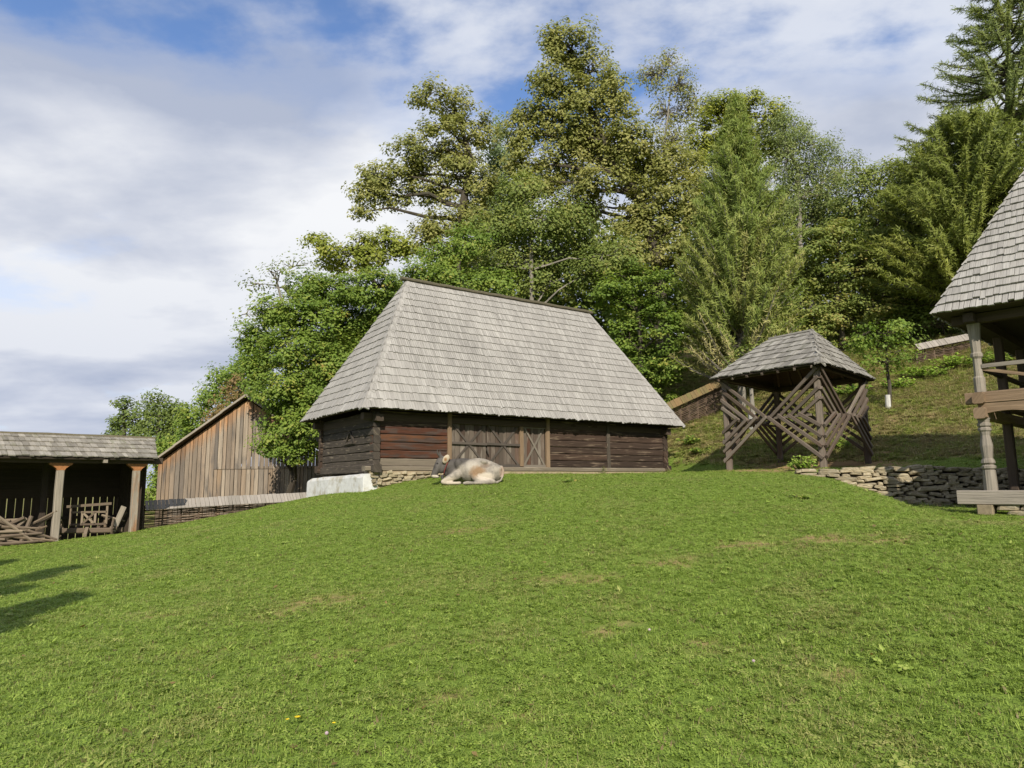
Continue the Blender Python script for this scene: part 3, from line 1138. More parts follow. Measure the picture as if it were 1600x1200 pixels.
m_.beam(CPt(.3, -.05, .3), CPt(.3, 1.4, .5), .09, .09)
m_.build('shaft', M['stick'], cart)

pc = SP(.95, .85, 0)
pg = gz(pc.x, pc.y)
plough = thing('wooden_plough', (pc.x, pc.y, pg), 'small crooked wooden plough standing beside the cart in the shed', 'plough')
m_ = MB()
m_.beam(pc + Vector((-.3, 0, pg + .12)), pc + Vector((.3, .1, pg + .15)), .16, .14, ch=.02)
m_.build('sole', M['stick'], plough)
for dx, tx in ((-.22, -.38), (.1, .34)):
    m_ = MB()
    b0 = pc + Vector((dx, 0, pg + .15))
    b1 = pc + Vector((tx, .15, pg + .72))
    m_.tube([b0, b0.lerp(b1, .5) + Vector((0, 0, .05)), b1], [.05, .04, .03], 6)
    m_.build('handle', M['stick'], plough)
m_ = MB()
m_.tube([pc + Vector((-.4, .05, pg + .62)), pc + Vector((.3, .15, pg + .42))], [.035, .03], 6)
m_.build('beam', M['stick'], plough)

# stacked sticks, each a thing of the pile
ph = SP(4.35, .75, 0)
hg = gz(ph.x, ph.y)
pile = thing('stick_pile', (ph.x, ph.y, hg), 'heap of bare branches and poles at the left end of the shed', 'woodpile')
for k in range(95):
    a = random.uniform(-1.5, 1.35)
    z = random.uniform(.05, .75) * (1 - .25 * abs(a) / 1.5)
    an = random.gauss(0, .35)
    l = random.uniform(.35, .9)
    d = Vector((math.cos(an) * .8, .35, math.sin(an))).normalized()
    c = ph + Vector((a * .85, a * .38 + random.uniform(-.3, .3), hg + z))
    m_ = MB()
    m_.tube([c - d * l, c + Vector((0, 0, random.uniform(-.04, .04))), c + d * l], [.04, .045, .03], 6)
    m_.build('stick', M['stick'], pile)
for a, b_ in (((.35, 0, .05), (.95, .1, .82)), ((.95, -.1, .05), (1.05, .1, .88)), ((.95, 0, .85), (.2, .0, .42)), ((-1.7, 0, .72), (.9, .1, .78)), ((.45, -.3, .0), (.5, -.3, .75))):
    m_ = MB()
    m_.beam(ph + Vector((a[0], a[1] + a[0] * .4, hg + a[2])), ph + Vector((b_[0], b_[1] + b_[0] * .4, hg + b_[2])), .10, .09, ch=.02)
    m_.build('pole', M['stick'], pile)


# ------------------------------------------------------------------ wattle fences with boarded copings
def wattle_fence(pts, tops, hgt, label, cop_mat, step_=.13, slope=.16, cw=.34, rods=10):
    mid_ = pts[len(pts) // 2]
    f = thing('wattle_fence', (mid_[0], mid_[1], gz(mid_[0], mid_[1])), label, 'fence')
    P = [Vector((p[0], p[1], t)) for p, t in zip(pts, tops)]
    seg = [(P[i + 1] - P[i]).length for i in range(len(P) - 1)]
    tot = sum(seg)

    def pt(s):
        for i, l in enumerate(seg):
            if s <= l or i == len(seg) - 1:
                return P[i].lerp(P[i + 1], s / l)
            s -= l
    dirv = (P[-1] - P[0]).normalized()
    sd = Vector((dirv.y, -dirv.x, 0)).normalized()   # toward the viewer side
    if sd.y > 0:
        sd = -sd
    n = int(tot / .55)
    for i in range(n + 1):
        c = pt(tot * i / n)
        m_ = MB()
        m_.tube([c + Vector((0, 0, -hgt - .25)), c + Vector((0, 0, -.03))], [.035, .03], 6)
        m_.build('stake', M['wattle'], f)
    m_ = MB()
    rows = int(hgt / .045)
    for r in range(rows):
        ph_ = r % 2
        s = -random.random()
        while s < tot:
            l = random.uniform(1.2, 2.4)
            a, b_ = max(0, s), min(tot, s + l)
            k = max(2, int((b_ - a) / .28))
            pl = []
            for j in range(k + 1):
                ss = a + (b_ - a) * j / k
                off = .045 * math.sin(ss / .55 * math.pi + ph_ * math.pi) + random.uniform(-.012, .012)
                pl.append(pt(ss) + sd * off + Vector((0, 0, -.06 - r * .045 + random.uniform(-.014, .014))))
            rr = random.uniform(.013, .024)
            m_.tube(pl, [rr] * (k + 1), 5)
            s += l * .92
    wv = m_.build('woven_rods', M['wattle'], f)
    wv['kind'] = 'stuff'
    s = 0
    while s < tot - .02:
        wd = step_ * random.uniform(.8, 1.25)
        c = pt(min(tot, s + wd / 2))
        up = Vector((0, 0, 1))
        u = dirv
        a0 = c - u * (wd / 2 - .006)
        a1 = c + u * (wd / 2 - .006)
        j = random.uniform(-.02, .02)
        lo = sd * (cw + j) + Vector((0, 0, -slope - cw * .35))
        hi = -sd * .02 + Vector((0, 0, .10 + random.uniform(-.01, .01)))
        m_ = MB()
        t_ = Vector((0, 0, .025))
        m_.hexa([a0 + lo, a1 + lo, a1 + hi, a0 + hi, a0 + lo + t_, a1 + lo + t_, a1 + hi + t_, a0 + hi + t_], lo - hi)
        m_.build('coping_board', cop_mat, f)
        s += wd
    return f


fa, fb = at(226, 788, 24.2), at(486, 774, 27.6)
fm1 = fa.lerp(fb, .5) + Vector((0, 0, .02))
wattle_fence([(fa.x, fa.y), (fm1.x, fm1.y), (fb.x, fb.y)], [fa.z, fm1.z, fb.z], 1.0, 'low wattle fence with pale board coping between shed and log barn', M['coping'], cw=.30, slope=.10)
fc, fd, fe = at(1022, 642, 35.5), at(1128, 594, 36.5), at(1515, 524, 38.0)
fm2, fm3 = at(1260, 572, 37.2), at(1430, 541, 37.8)
wattle_fence([(fc.x, fc.y), (fd.x, fd.y)], [fc.z, fd.z], 1.5, 'mossy-topped wattle fence climbing the bank right of the log barn', M['mossy'], cw=.34, step_=.2)
wattle_fence([(fm3.x, fm3.y), (fe.x, fe.y)], [fm3.z, fe.z], 1.3, 'grey-topped wattle fence at the top of the bank left of the porch', M['coping'], cw=.3, step_=.2)

# ------------------------------------------------------------------ lattice shelter (four posts, zigzag bars)
FPs = {}
PF, PL_, PR_ = Vector(FP[0]), Vector(FP[1]), Vector(FP[2])
PB = PL_ + PR_ - PF
posts = [PF, PR_, PB, PL_]
GEZ = at(1281, 566, 20.9).z
cen = (PL_ + PR_) / 2
gaz = thing('lattice_shelter', (cen.x, cen.y, gz(cen.x, cen.y)), 'four-post shelter of zigzag wooden bars under a dark shingle roof', 'shelter')
ea = []
for p in posts:
    d = (p - cen)
    d.z = 0
    c = p + d.normalized() * .52
    ea.append(Vector((c.x, c.y, GEZ - .02)))
F_, R_, B_, L_ = ea
GRZ = at(1278, 514, 23.4).z
r1 = cen.lerp((PF + PR_) / 2, .50)
r2 = cen.lerp((PL_ + PB) / 2, .50)
r1 = Vector((r1.x, r1.y, GRZ))
r2 = Vector((r2.x, r2.y, GRZ))
faces = [(L_, F_, r2, r1, True), (F_, R_, r1, r1, True), (R_, B_, r1, r2, False), (B_, L_, r2, r2, False)]
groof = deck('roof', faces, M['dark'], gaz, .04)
shingle_faces(groof, faces, 7, .16, .034, M['shingle_dark'], limit=300)
mb = MB()
hip_shingles(groof, F_, r1, face_n(L_, F_, r2), face_n(F_, R_, r1), 6, M['shingle_dark'], .16)
mb.beam(r2 + Vector((0, 0, .03)), r1 + Vector((0, 0, .03)), .12, .06)
mb.build('ridge_cap', M['shingle_dark'], groof)
for i, p in enumerate(posts):
    g = gz(p.x, p.y)
    m_ = MB()
    m_.beam((p.x, p.y, g - .2), (p.x, p.y, GEZ - .05), .20, .20, up=(.6, .8, 0), ch=.03, segs=5, jit=.01)
    m_.build('post', M['lattice'], gaz)
    p2 = posts[(i + 1) % 4]
    m_ = MB()
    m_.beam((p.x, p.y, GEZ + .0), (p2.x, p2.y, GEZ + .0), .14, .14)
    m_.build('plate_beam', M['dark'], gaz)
    for a, other in ((p, p2), (p, posts[i - 1])):
        dirh = Vector((other.x - a.x, other.y - a.y, 0))
        L0 = dirh.length
        dirh.normalize()
        out_ = Vector((a.x - cen.x, a.y - cen.y, 0))
        nrm = Vector((dirh.y, -dirh.x, 0))
        if nrm.dot(out_) < 0:
            nrm = -nrm
        off = nrm * (.135 if i % 2 == 0 else .115)
        gg = gz(a.x, a.y)
        H = GEZ - gg
        zm = gg + H * .52
        for k in range(4):
            reach = L0 * .48 * (1 - k * .222)
            zt_ = gg + H * (.97 - k * .10)
            zb_ = gg + H * (.10 + k * .10)
            j = random.uniform(-.03, .03)
            o0 = Vector((a.x, a.y, 0)) - dirh * .10 + off
            o1 = Vector((a.x, a.y, 0)) + dirh * reach + off
            m_ = MB()
            m_.beam(o0 + Vector((0, 0, zt_ + j)), o1 + dirh * .05 + Vector((0, 0, zm - .02 + j)), .11, .08, up=nrm, ch=.01)
            m_.build('lattice_bar', M['lattice'], gaz)
            m_ = MB()
            m_.beam(o0 + off * .1 + Vector((0, 0, zb_ + j)), o1 + dirh * .03 + off * .55 + Vector((0, 0, zm + .05 + j)), .11, .075, up=nrm, ch=.01)
            m_.build('lattice_bar', M['lattice'], gaz)
    # middle rail
    a2 = p.lerp(p2, .08)
    b2 = p.lerp(p2, .92)
    gg = (gz(p.x, p.y) + gz(p2.x, p2.y)) / 2
    m_ = MB()
    zm = gg + (GEZ - gg) * .52
    m_.beam((a2.x, a2.y, zm), (b2.x, b2.y, zm), .075, .075)
    m_.build('middle_rail', M['lattice'], gaz)
for k in range(7):
    t = (k + .5) / 7
    for (A, B, C, D, _s) in (faces[0], faces[2]):
        a, b_ = Vector(A).lerp(B, t), Vector(C).lerp(D, t)
        m_ = MB()
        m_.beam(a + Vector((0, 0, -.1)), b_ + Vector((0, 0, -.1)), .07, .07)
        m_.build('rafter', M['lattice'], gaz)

# ------------------------------------------------------------------ dry stone retaining wall
wx0, wx1 = 8.05, 17.0
wallt = thing('dry_stone_wall', (12, float(wall_y(12)), gz(12, float(wall_y(12)) - .4)), 'low dry-stacked stone retaining wall below the lattice shelter', 'wall')
m_ = MB()
xs = np.arange(wx0 + .1, wx1 + .3, .4)
tops = [gz(x, float(wall_y(x)) + .45) for x in xs]
for i in range(len(xs) - 1):
    a, b_ = xs[i], xs[i + 1]
    ya, yb = float(wall_y(a)), float(wall_y(b_))
    m_.hexa([(a, ya - .10, .3), (b_, yb - .10, .3), (b_, yb + .35, .3), (a, ya + .35, .3),
             (a, ya - .06, tops[i] - .03), (b_, yb - .06, tops[i + 1] - .03), (b_, yb + .35, tops[i + 1] - .03), (a, ya + .35, tops[i] - .03)], (1, 0, 0))
m_.build('core', M['earth'], wallt)
cnt = 0
for r in range(14):
    x = wx0 + random.uniform(-.1, .15)
    while x < 15.2:
        l = random.uniform(.14, .30) if random.random() < .55 else random.uniform(.3, .55)
        h = random.uniform(.055, .12)
        xm = x + l / 2
        ym = float(wall_y(xm))
        top = gz(xm, ym + .45)
        z = top + .02 - r * .083 + random.uniform(-.03, .03)
        gf = gz(xm, ym - .4)
        if z > gf - .12 and cnt < 298:
            rz = math.atan2(float(wall_y(xm + .3)) - float(wall_y(xm - .3)), .6)
            put_stone((xm, ym - .17 - random.uniform(-.02, .035) - (r * .012), z), l, random.uniform(.28, .36), h, rz + random.uniform(-.06, .06), wallt, rx=random.uniform(-.1, .1), ry=random.uniform(-.16, .16))
            cnt += 1
        x += l + random.uniform(.005, .03)
for (px, py, y, sx, sz, lb) in ((1243, 752, 18.9, .42, .36, 'tan boulder lying at the low end of the stone wall'), (1251, 738, 19.6, .24, .17, 'small pale rounded stone on the end of the stone wall'), (1322, 783, 18.05, .50, .26, 'slanted block leaning at the foot of the stone wall')):
    p = at(px, py, y)
    o = put_stone((p.x, p.y, p.z), sx, sx * .8, sz, .4, None, 'boulder', ry=.35 if sx > .45 else .1)
    tag(o, lb, 'stone')

# ------------------------------------------------------------------ two-storey porch house at the right
ha = Vector((math.sin(R(137)), math.cos(R(137)), 0))
hb = Vector((math.sin(R(47)), math.cos(R(47)), 0))
HC = at(1549, 768, 15.0)
HZ0 = HC.z
HT = at(1457, 491, 15.03)
HLf, HWd = 8.5, 7.0
house = thing('porch_house', (HC.x + 3, HC.y - 1, gz(HC.x, HC.y)), 'timber house with tall shingle roof and carved two-storey porch', 'house')
T1 = HT
T2 = T1 + ha * (HLf + 1.2)
T3 = T2 + hb * (HWd + 1.2)
T0 = T1 + hb * (HWd + 1.2)
RZ = T1.z + 7.05
rh = (HWd + 1.2) / 2
q1 = T1 + ha * 3.4 + hb * rh
q2 = T2 - ha * 3.4 + hb * rh
q1 = Vector((q1.x, q1.y, RZ))
q2 = Vector((q2.x, q2.y, RZ))
faces = [(T1, T2, q1, q2, True), (T0, T1, q1, q1, False), (T3, T0, q2, q1, False), (T2, T3, q2, q2, False)]
hroof = deck('roof', faces, M['dark'], house, .05)
shingle_faces(hroof, faces, 36, .125, .036, M['shingle'], limit=290, eye=T1 + Vector((1.5, 0, 2.0)))


def HP(a, d, z):
    p = HC + ha * a + hb * d
    return Vector((p.x, p.y, z))


htop = T1.z - .22
zmid0, zmid1 = at(1535, 655, 15).z, at(1530, 613, 15).z


def carved_post(a, d, mat):
    r = .105
    Hh = htop - HZ0
    pr = [(0, r * 1.25), (.10, r * 1.25), (.30, r * 1.22), (.46, r * 1.15), (.47, r * .95), (.50, r * 1.3), (.55, r * 1.35), (.58, r * .95), (.62, r * 1.32), (.67, r * 1.2), (.72, r * .95),
          (.98, r * 1.18), (1.0, r * 1.18), (1.22, r * .85), (1.30, r * 1.0), (1.33, r * 1.25), (1.37, r * 1.25), (1.40, r * .95), (1.43, r * 1.25), (1.48, r * 1.25), (1.50, r * 1.0), (1.6, r * 1.2), (zmid0 - HZ0, r * 1.25)]
    m_ = MB()
    m_.lathe(HP(a, d, HZ0), pr, 8, math.atan2(ha.y, ha.x))
    z2 = zmid1 - HZ0
    m_.lathe(HP(a, d, HZ0), [(z2, r * 1.05), (z2 + .32, r * 1.1), (z2 + .36, r * .85), (z2 + .75, r * .8), (z2 + .80, r * 1.15), (z2 + .86, r * 1.15), (z2 + .9, r * .9), (z2 + 1.25, r * 1.05), (Hh, r * 1.3)], 8, math.atan2(ha.y, ha.x))
    return m_.build('post', mat, house)


for a in (0, 2.3, 4.6, 6.9):
    carved_post(a, 0, M['carved'])
for d in (2.2, 4.6, 6.9):
    m_ = MB()
    m_.beam(HP(0, d, HZ0 - .3), HP(0, d, htop), .19, .19, up=ha, ch=.02)
    m_.build('post', M['dark'], house)
m_ = MB()
m_.beam(HP(-.62, 0, HZ0 - .13), HP(7.6, 0, HZ0 - .13), .30, .31, ch=.02, segs=8, jit=.006)
m_.build('sill_beam', M['carved'], house)
m_ = MB()
m_.beam(HP(0, .16, HZ0 - .13), HP(0, 7.2, HZ0 - .13), .26, .26, ch=.02)
m_.build('sill_beam', M['dark'], house)
# floor beams: two courses, scalloped lower edge
zc_ = (zmid0 + zmid1) / 2
m_ = MB()
m_.beam(HP(-.28, -.03, zmid1 - .13), HP(7.4, -.03, zmid1 - .13), .20, .25, ch=.015, segs=6, jit=.004)
m_.build('floor_beam', M['carved_brown'], house)
m_ = MB()
n = 120
vs, fs = [], []
for i in range(n + 1):
    t = -.05 + 7.4 * i / n
    zb_ = zmid0 + .06 + .10 * abs(math.sin((t + .05) * math.pi / 1.05)) ** .7
    for dd in (-.12, .05):
        vs += [HP(t, dd, zb_), HP(t, dd, zmid1 - .262)]
for i in range(n):
    a = i * 4
    fs += [[a, a + 4, a + 5, a + 1], [a + 2, a + 3, a + 7, a + 6], [a, a + 2, a + 6, a + 4]]
fs += [[0, 1, 3, 2], [n * 4, n * 4 + 2, n * 4 + 3, n * 4 + 1]]
m_.add(vs, fs, ha)
m_.build('scalloped_board', M['carved_brown'], house)
for z in (zmid1 - .13, zmid0 + .14):
    m_ = MB()
    m_.beam(HP(0, -.30, z - .02), HP(0, 7, z - .02), .22, .24, ch=.03)
    m_.build('cross_beam', M['carved_brown'], house)
m_ = MB()
m_.hexa([HP(-.1, .12, zmid1 - .01), HP(7.4, .12, zmid1 - .01), HP(7.4, 1.7, zmid1 - .01), HP(-.1, 1.7, zmid1 - .01), HP(-.1, .12, zmid1 + .03), HP(7.4, .12, zmid1 + .03), HP(7.4, 1.7, zmid1 + .03), HP(-.1, 1.7, zmid1 + .03)], ha)
m_.build('balcony_floor', M['dark'], house)
zr_ = at(1534, 573, 15).z
m_ = MB()
m_.beam(HP(.08, -.02, zr_), HP(7.2, -.02, zr_), .08, .085)
m_.build('handrail', M['carved'], house)
m_ = MB()
m_.beam(HP(0, .1, zr_), HP(0, 7.0, zr_), .09, .09)
m_.build('handrail', M['dark'], house)
for t0 in (0, 2.3, 4.6):
    m_ = MB()
    m_.beam(HP(t0 + .08, .02, zr_ - .06), HP(t0 + 1.6, .02, zmid1 + .10), .07, .07)
    m_.build('brace', M['carved_brown'], house)
m_ = MB()
m_.beam(HP(-.4, 0, htop + .08), HP(7.6, 0, htop + .08), .2, .2)
m_.build('plate_beam', M['dark'], house)
m_ = MB()
m_.beam(HP(0, -.4, htop + .07), HP(0, 7.3, htop + .07), .2, .2)
m_.build('plate_beam', M['dark'], house)
# house core: log ground floor, ochre upper wall
m_ = MB()
A = [HP(1.9, 1.7, HZ0 - .5), HP(7.5, 1.7, HZ0 - .5), HP(7.5, 7.0, HZ0 - .5), HP(1.9, 7.0, HZ0 - .5)]
m_.hexa(A + [Vector((p.x, p.y, htop + .3)) for p in A], ha)
core = m_.build('wall', M['plaster_yellow'], house)
for r in range(7):
    m_ = MB()
    z = HZ0 + .15 + r * .27
    m_.beam(HP(1.7, 1.62, z), HP(7.6, 1.62, z), .2, .26, ch=.03)
    m_.build('log', M['log'], core)
    m_ = MB()
    m_.beam(HP(1.82, 1.5, z), HP(1.82, 7.1, z), .2, .26, ch=.03)
    m_.build('log', M['log'], core)
m_ = MB()
m_.hexa([HP(-.55, -.55, htop + .20), HP(8.0, -.55, htop + .20), HP(8.0, 7.4, htop + .20), HP(-.55, 7.4, htop + .20), HP(-.5, -.5, htop + .235), HP(8, -.5, htop + .235), HP(8, 7.4, htop + .235), HP(-.5, 7.4, htop + .235)], ha)
m_.build('ceiling', M['dark'], house)
# stone pier and low plinth stones under the sill
pier = HP(-.12, 0, 0)
m_ = MB()
g = gz(pier.x, pier.y)
m_.beam((pier.x, pier.y, g - .2), (pier.x, pier.y, HZ0 - .28), .34, .30, up=ha, ch=.02)
m_.build('stone_pier', M['mortar'], house)
for k in range(16):
    for r in range(2):
        p = HP(.28 + k * .42 + r * .2, .02, HZ0 - .34 - r * .12)
        put_stone(p, .42, .28, .115, math.atan2(ha.y, ha.x), house)


# ------------------------------------------------------------------ trees
def leaves_mesh(name, centers, sizes, normals, tint, mat, aspect=.62, long_dir=None):
    """one rhombic, slightly folded leaf per centre"""
    n = len(centers)
    nr = normals / np.maximum(np.linalg.norm(normals, axis=1, keepdims=True), 1e-6)
    if long_dir is None:
        ld = rng.normal(size=(n, 3))
    else:
        ld = long_dir + rng.normal(size=(n, 3)) * .15
    u = ld - nr * (ld * nr).sum(1, keepdims=True)
    u /= np.maximum(np.linalg.norm(u, axis=1, keepdims=True), 1e-6)
    s = np.cross(nr, u)
    sz = sizes[:, None]
    droop = nr * sz * rng.uniform(-.18, .05, (n, 1))
    v = np.empty((n, 4, 3))
    v[:, 0] = centers - u * sz * .5
    v[:, 1] = centers + s * sz * aspect * .5 + droop
    v[:, 2] = centers + u * sz * .5
    v[:, 3] = centers - s * sz * aspect * .5 + droop
    me = bpy.data.meshes.new(name)
    np_mesh(me, v.reshape(-1, 3), np.arange(n * 4).reshape(n, 4))
    a = me.attributes.new('tint', 'FLOAT', 'FACE')
    a.data.foreach_set('value', np.clip(tint, 0, 1).astype(np.float32))
    me.materials.append(mat)
    return me


LM = {
    'oak': leaf_mat('oak_leaf', [(0, (0.146, 0.170, 0.040)), (.35, (0.220, 0.233, 0.061)), (.65, (0.313, 0.309, 0.094)), (1, (0.417, 0.378, 0.151))], .4),
    'oak_yellow': leaf_mat('yellow_oak_leaf', [(0, (0.133, 0.171, 0.023)), (.4, (0.232, 0.269, 0.039)), (.75, (0.332, 0.348, 0.058)), (1, (0.409, 0.367, 0.078))], .4),
    'hornbeam': leaf_mat('hornbeam_leaf', [(0, (0.086, 0.145, 0.024)), (.4, (0.149, 0.228, 0.036)), (.75, (0.227, 0.298, 0.050)), (.92, (0.322, 0.335, 0.067)), (1, (0.421, 0.316, 0.089))], .42),
    'hazel': leaf_mat('hazel_leaf', [(0, (0.097, 0.144, 0.034)), (.4, (0.171, 0.222, 0.051)), (.75, (0.255, 0.287, 0.070)), (1, (0.390, 0.314, 0.107))], .4),
    'blue': leaf_mat('bluish_leaf', [(0, (0.115, 0.178, 0.089)), (.5, (0.178, 0.242, 0.115)), (1, (0.255, 0.293, 0.140))]),
    'grey': leaf_mat('greyish_leaf', [(0, (0.115, 0.160, 0.048)), (.5, (0.184, 0.230, 0.071)), (.85, (0.268, 0.287, 0.095)), (1, (0.370, 0.306, 0.115))]),
    'dark': leaf_mat('dark_leaf', [(0, (0.098, 0.144, 0.028)), (.5, (0.164, 0.218, 0.042)), (.85, (0.235, 0.274, 0.058)), (1, (0.353, 0.301, 0.084))]),
    'rust': leaf_mat('rusty_leaf', [(0, (0.122, 0.103, 0.036)), (.5, (0.204, 0.142, 0.054)), (1, (0.275, 0.182, 0.078))]),
    'sequoia': leaf_mat('feathery_needle', [(0, (0.130, 0.191, 0.036)), (.45, (0.214, 0.271, 0.059)), (.75, (0.311, 0.323, 0.087)), (1, (0.432, 0.383, 0.168))], .3),
    'larch': leaf_mat('larch_needle', [(0, (0.144, 0.193, 0.062)), (.5, (0.217, 0.261, 0.076)), (1, (0.320, 0.331, 0.089))], .3),
    'larch_gold': leaf_mat('golden_larch_needle', [(0, (0.119, 0.154, 0.029)), (.5, (0.197, 0.234, 0.044)), (.85, (0.282, 0.296, 0.061)), (1, (0.373, 0.308, 0.086))], .3),
    'fresh': leaf_mat('fresh_weed', [(0, (0.155, 0.250, 0.033)), (.5, (0.237, 0.356, 0.050)), (1, (0.332, 0.427, 0.081))], .35),
}


def curve_pts(a, b_, k, wob, sag=0.0):
    a, b_ = Vector(a), Vector(b_)
    l = (b_ - a).length
    pts = []
    for i in range(k + 1):
        t = i / k
        p = a.lerp(b_, t)
        if 0 < i < k:
            p = p + Vector((random.uniform(-1, 1), random.uniform(-1, 1), random.uniform(-.6, .6))) * wob * l
        p.z += sag * l * math.sin(t * math.pi)
        pts.append(p)
    return pts


def foliage_tree(name, label, lobes, y, mat, bark, leaf=.26, per=60, clump=.85, trunk_px=None, trunk_r=.35, dens=1.0, flat=.7, up=.55,
                 group=None, cat='tree', base=None, limbs=True, twigs=.5, tint0=0.0, aspect=.62, ydepth=.8, hide_trunk=False, tw_r=.022):
    """lobes: (px, py, rx px, ry px[, dy]) outlines of leafy masses, seen at forward distance y"""
    L = []
    for lb in lobes:
        yy = y + (lb[4] if len(lb) > 4 else random.uniform(-1.2, 1.2))
        c = at(lb[0], lb[1], yy)
        k = yy / F
        L.append((c, np.array([lb[2] * k, (lb[2] + lb[3]) / 2 * k * ydepth, lb[3] * k])))
    if base is None:
        cx = sum(c.x for c, _ in L) / len(L)
        base = Vector((cx, y, 0))
    base = Vector((base[0], base[1], gz(base[0], base[1])))
    root = thing(name, base, label, cat, group)
    wood_ = MB()
    low = min(c.z for c, _ in L)
    if trunk_px:
        tp = [base + Vector((0, 0, -.4))] + [at(a, b_, y) for a, b_ in trunk_px]
    else:
        top = max(L, key=lambda q_: q_[0].z)[0]
        tp = [base + Vector((0, 0, -.4)), base.lerp(Vector((top.x, top.y, low)), .5), Vector((base.x * .5 + top.x * .5, base.y, (low + top.z) / 2)), top]
    rad = [trunk_r * (1 - .72 * i / (len(tp) - 1)) for i in range(len(tp))]
    # denser trunk polyline
    tpp, rr = [], []
    for i in range(len(tp) - 1):
        for j in range(3):
            t = j / 3
            tpp.append(tp[i].lerp(tp[i + 1], t) + Vector((random.uniform(-1, 1), random.uniform(-1, 1), 0)) * trunk_r * .18)
            rr.append(rad[i] * (1 - t) + rad[i + 1] * t)
    tpp.append(tp[-1])
    rr.append(rad[-1] * .6)
    wood_.tube(tpp, rr, 8)
    cs, ns, ss, ts = [], [], [], []
    for c, r in L:
        # limb from the trunk
        if limbs:
            cand = [p for p in tpp if p.z < c.z - .15 * r[2]] or [tpp[0]]
            src = min(cand, key=lambda p: (p - c).length + abs(p.z - c.z) * .2)
            k = tpp.index(src)
            pts = curve_pts(src, c, 5, .06, .05)
            r0 = min(rr[k] * .55, .04 + .028 * (c - src).length)
            wood_.tube(pts, [r0 * (1 - .75 * i / 5) for i in range(6)], 6)
            limb = pts
        vol = r[0] * r[1] * r[2]
        area = (r[0] * r[2] + r[0] * r[1] + r[1] * r[2])
        nc = max(4, int(area * 1.9 * dens / (clump ** 2)))
        d = rng.normal(size=(nc, 3))
        d /= np.linalg.norm(d, axis=1, keepdims=True)
        rad_ = rng.uniform(.30, 1.0, nc) ** .6
        # fewer clumps at the hidden far side
        pos_ = np.array(c)[None] + d * rad_[:, None] * r[None] * rng.uniform(.85, 1.12, (nc, 1))
        ctint = rng.beta(2.2, 2.2, nc)
        for i in range(nc):
            if limbs and random.random() < twigs:
                e_ = Vector(pos_[i])
                s0 = min(limb[2:], key=lambda p: (p - e_).length + random.uniform(0, 1.2))
                wood_.tube(curve_pts(s0, e_, 4, .09), [tw_r * 1.7, tw_r * 1.3, tw_r, tw_r * .7, tw_r * .35], 4)
        crs = rng.uniform(.4, 1.45, nc)
        nl = rng.poisson(per * np.clip(crs ** 1.5, .25, 1.6) * .95)
        idx = np.repeat(np.arange(nc), nl)
        n_ = len(idx)
        dd = rng.normal(size=(n_, 3))
        dd /= np.linalg.norm(dd, axis=1, keepdims=True)
        rc = (clump * crs)[idx]
        rr_ = rng.uniform(0, 1, n_) ** .45
        off = dd * (rc * rr_)[:, None]
        off[:, 2] *= flat
        cs.append(pos_[idx] + off)
        outw = d[idx] * .6 + dd * .5
        outw[:, 2] += up
        outw += np.array(SUN)[None] * .55      # leaves turn to the light
        ns.append(outw + rng.normal(size=(n_, 3)) * .45)
        ss.append(leaf * rng.uniform(.5, 1.35, n_))
        ts.append(ctint[idx] * .6 + rng.uniform(0, 1, n_) * .4 + tint0)
    wood_.build('trunk', M[bark], root)
    me = leaves_mesh('crown', np.concatenate(cs), np.concatenate(ss), np.concatenate(ns), np.concatenate(ts), LM[mat], aspect)
    link('crown', me, root)
    return root


WG = 'trees of the wood behind the log barn'
foliage_tree('oak_tree', 'tallest olive-gold oak towering above the log barn roof',
             [(893, 70, 48, 42), (858, 120, 38, 38), (925, 110, 45, 45), (962, 150, 36, 52), (838, 182, 50, 42), (815, 215, 34, 32), (885, 190, 60, 45), (935, 215, 65, 48), (985, 220, 45, 50), (870, 255, 62, 40),
              (1012, 265, 46, 45), (935, 285, 55, 30), (840, 290, 45, 34), (1055, 300, 48, 46), (1085, 345, 34, 40), (1020, 345, 42, 35), (975, 395, 48, 40), (1060, 395, 42, 34), (890, 330, 45, 28), (860, 60, 20, 30), (1075, 265, 26, 30), (905, 150, 48, 34), (900, 225, 46, 30), (965, 250, 44, 30), (1000, 310, 36, 28), (815, 255, 34, 28), (930, 325, 42, 24), (975, 345, 34, 22), (1040, 250, 36, 34), (1095, 300, 28, 34)],
             46, 'oak', 'bark', leaf=.24, per=78, clump=.72, trunk_px=[(1035, 520), (1025, 400), (1008, 330), (960, 250), (915, 160), (893, 85)], trunk_r=.62, group=WG, base=(10.4, 46), dens=1.25, tw_r=.03)
foliage_tree('oak_tree', 'spreading olive-gold oak with a long left limb against the sky',
             [(670, 150, 34, 24), (712, 172, 40, 36), (742, 205, 34, 34), (690, 200, 34, 26), (640, 235, 38, 26), (655, 262, 34, 24), (590, 275, 36, 24), (568, 300, 24, 20), (605, 305, 42, 20), (575, 330, 28, 14), (650, 300, 34, 22), (715, 262, 40, 34),
              (752, 290, 34, 34), (690, 345, 40, 26), (740, 345, 36, 30), (665, 375, 34, 28), (720, 395, 40, 30), (700, 235, 34, 24), (690, 300, 36, 24), (625, 275, 30, 20)],
             48, 'oak', 'bark', leaf=.24, per=76, clump=.70, trunk_px=[(715, 480), (715, 370), (728, 300), (735, 245), (715, 185)], trunk_r=.5, group=WG, base=(-3.6, 48), dens=1.25, twigs=.6, tw_r=.032)
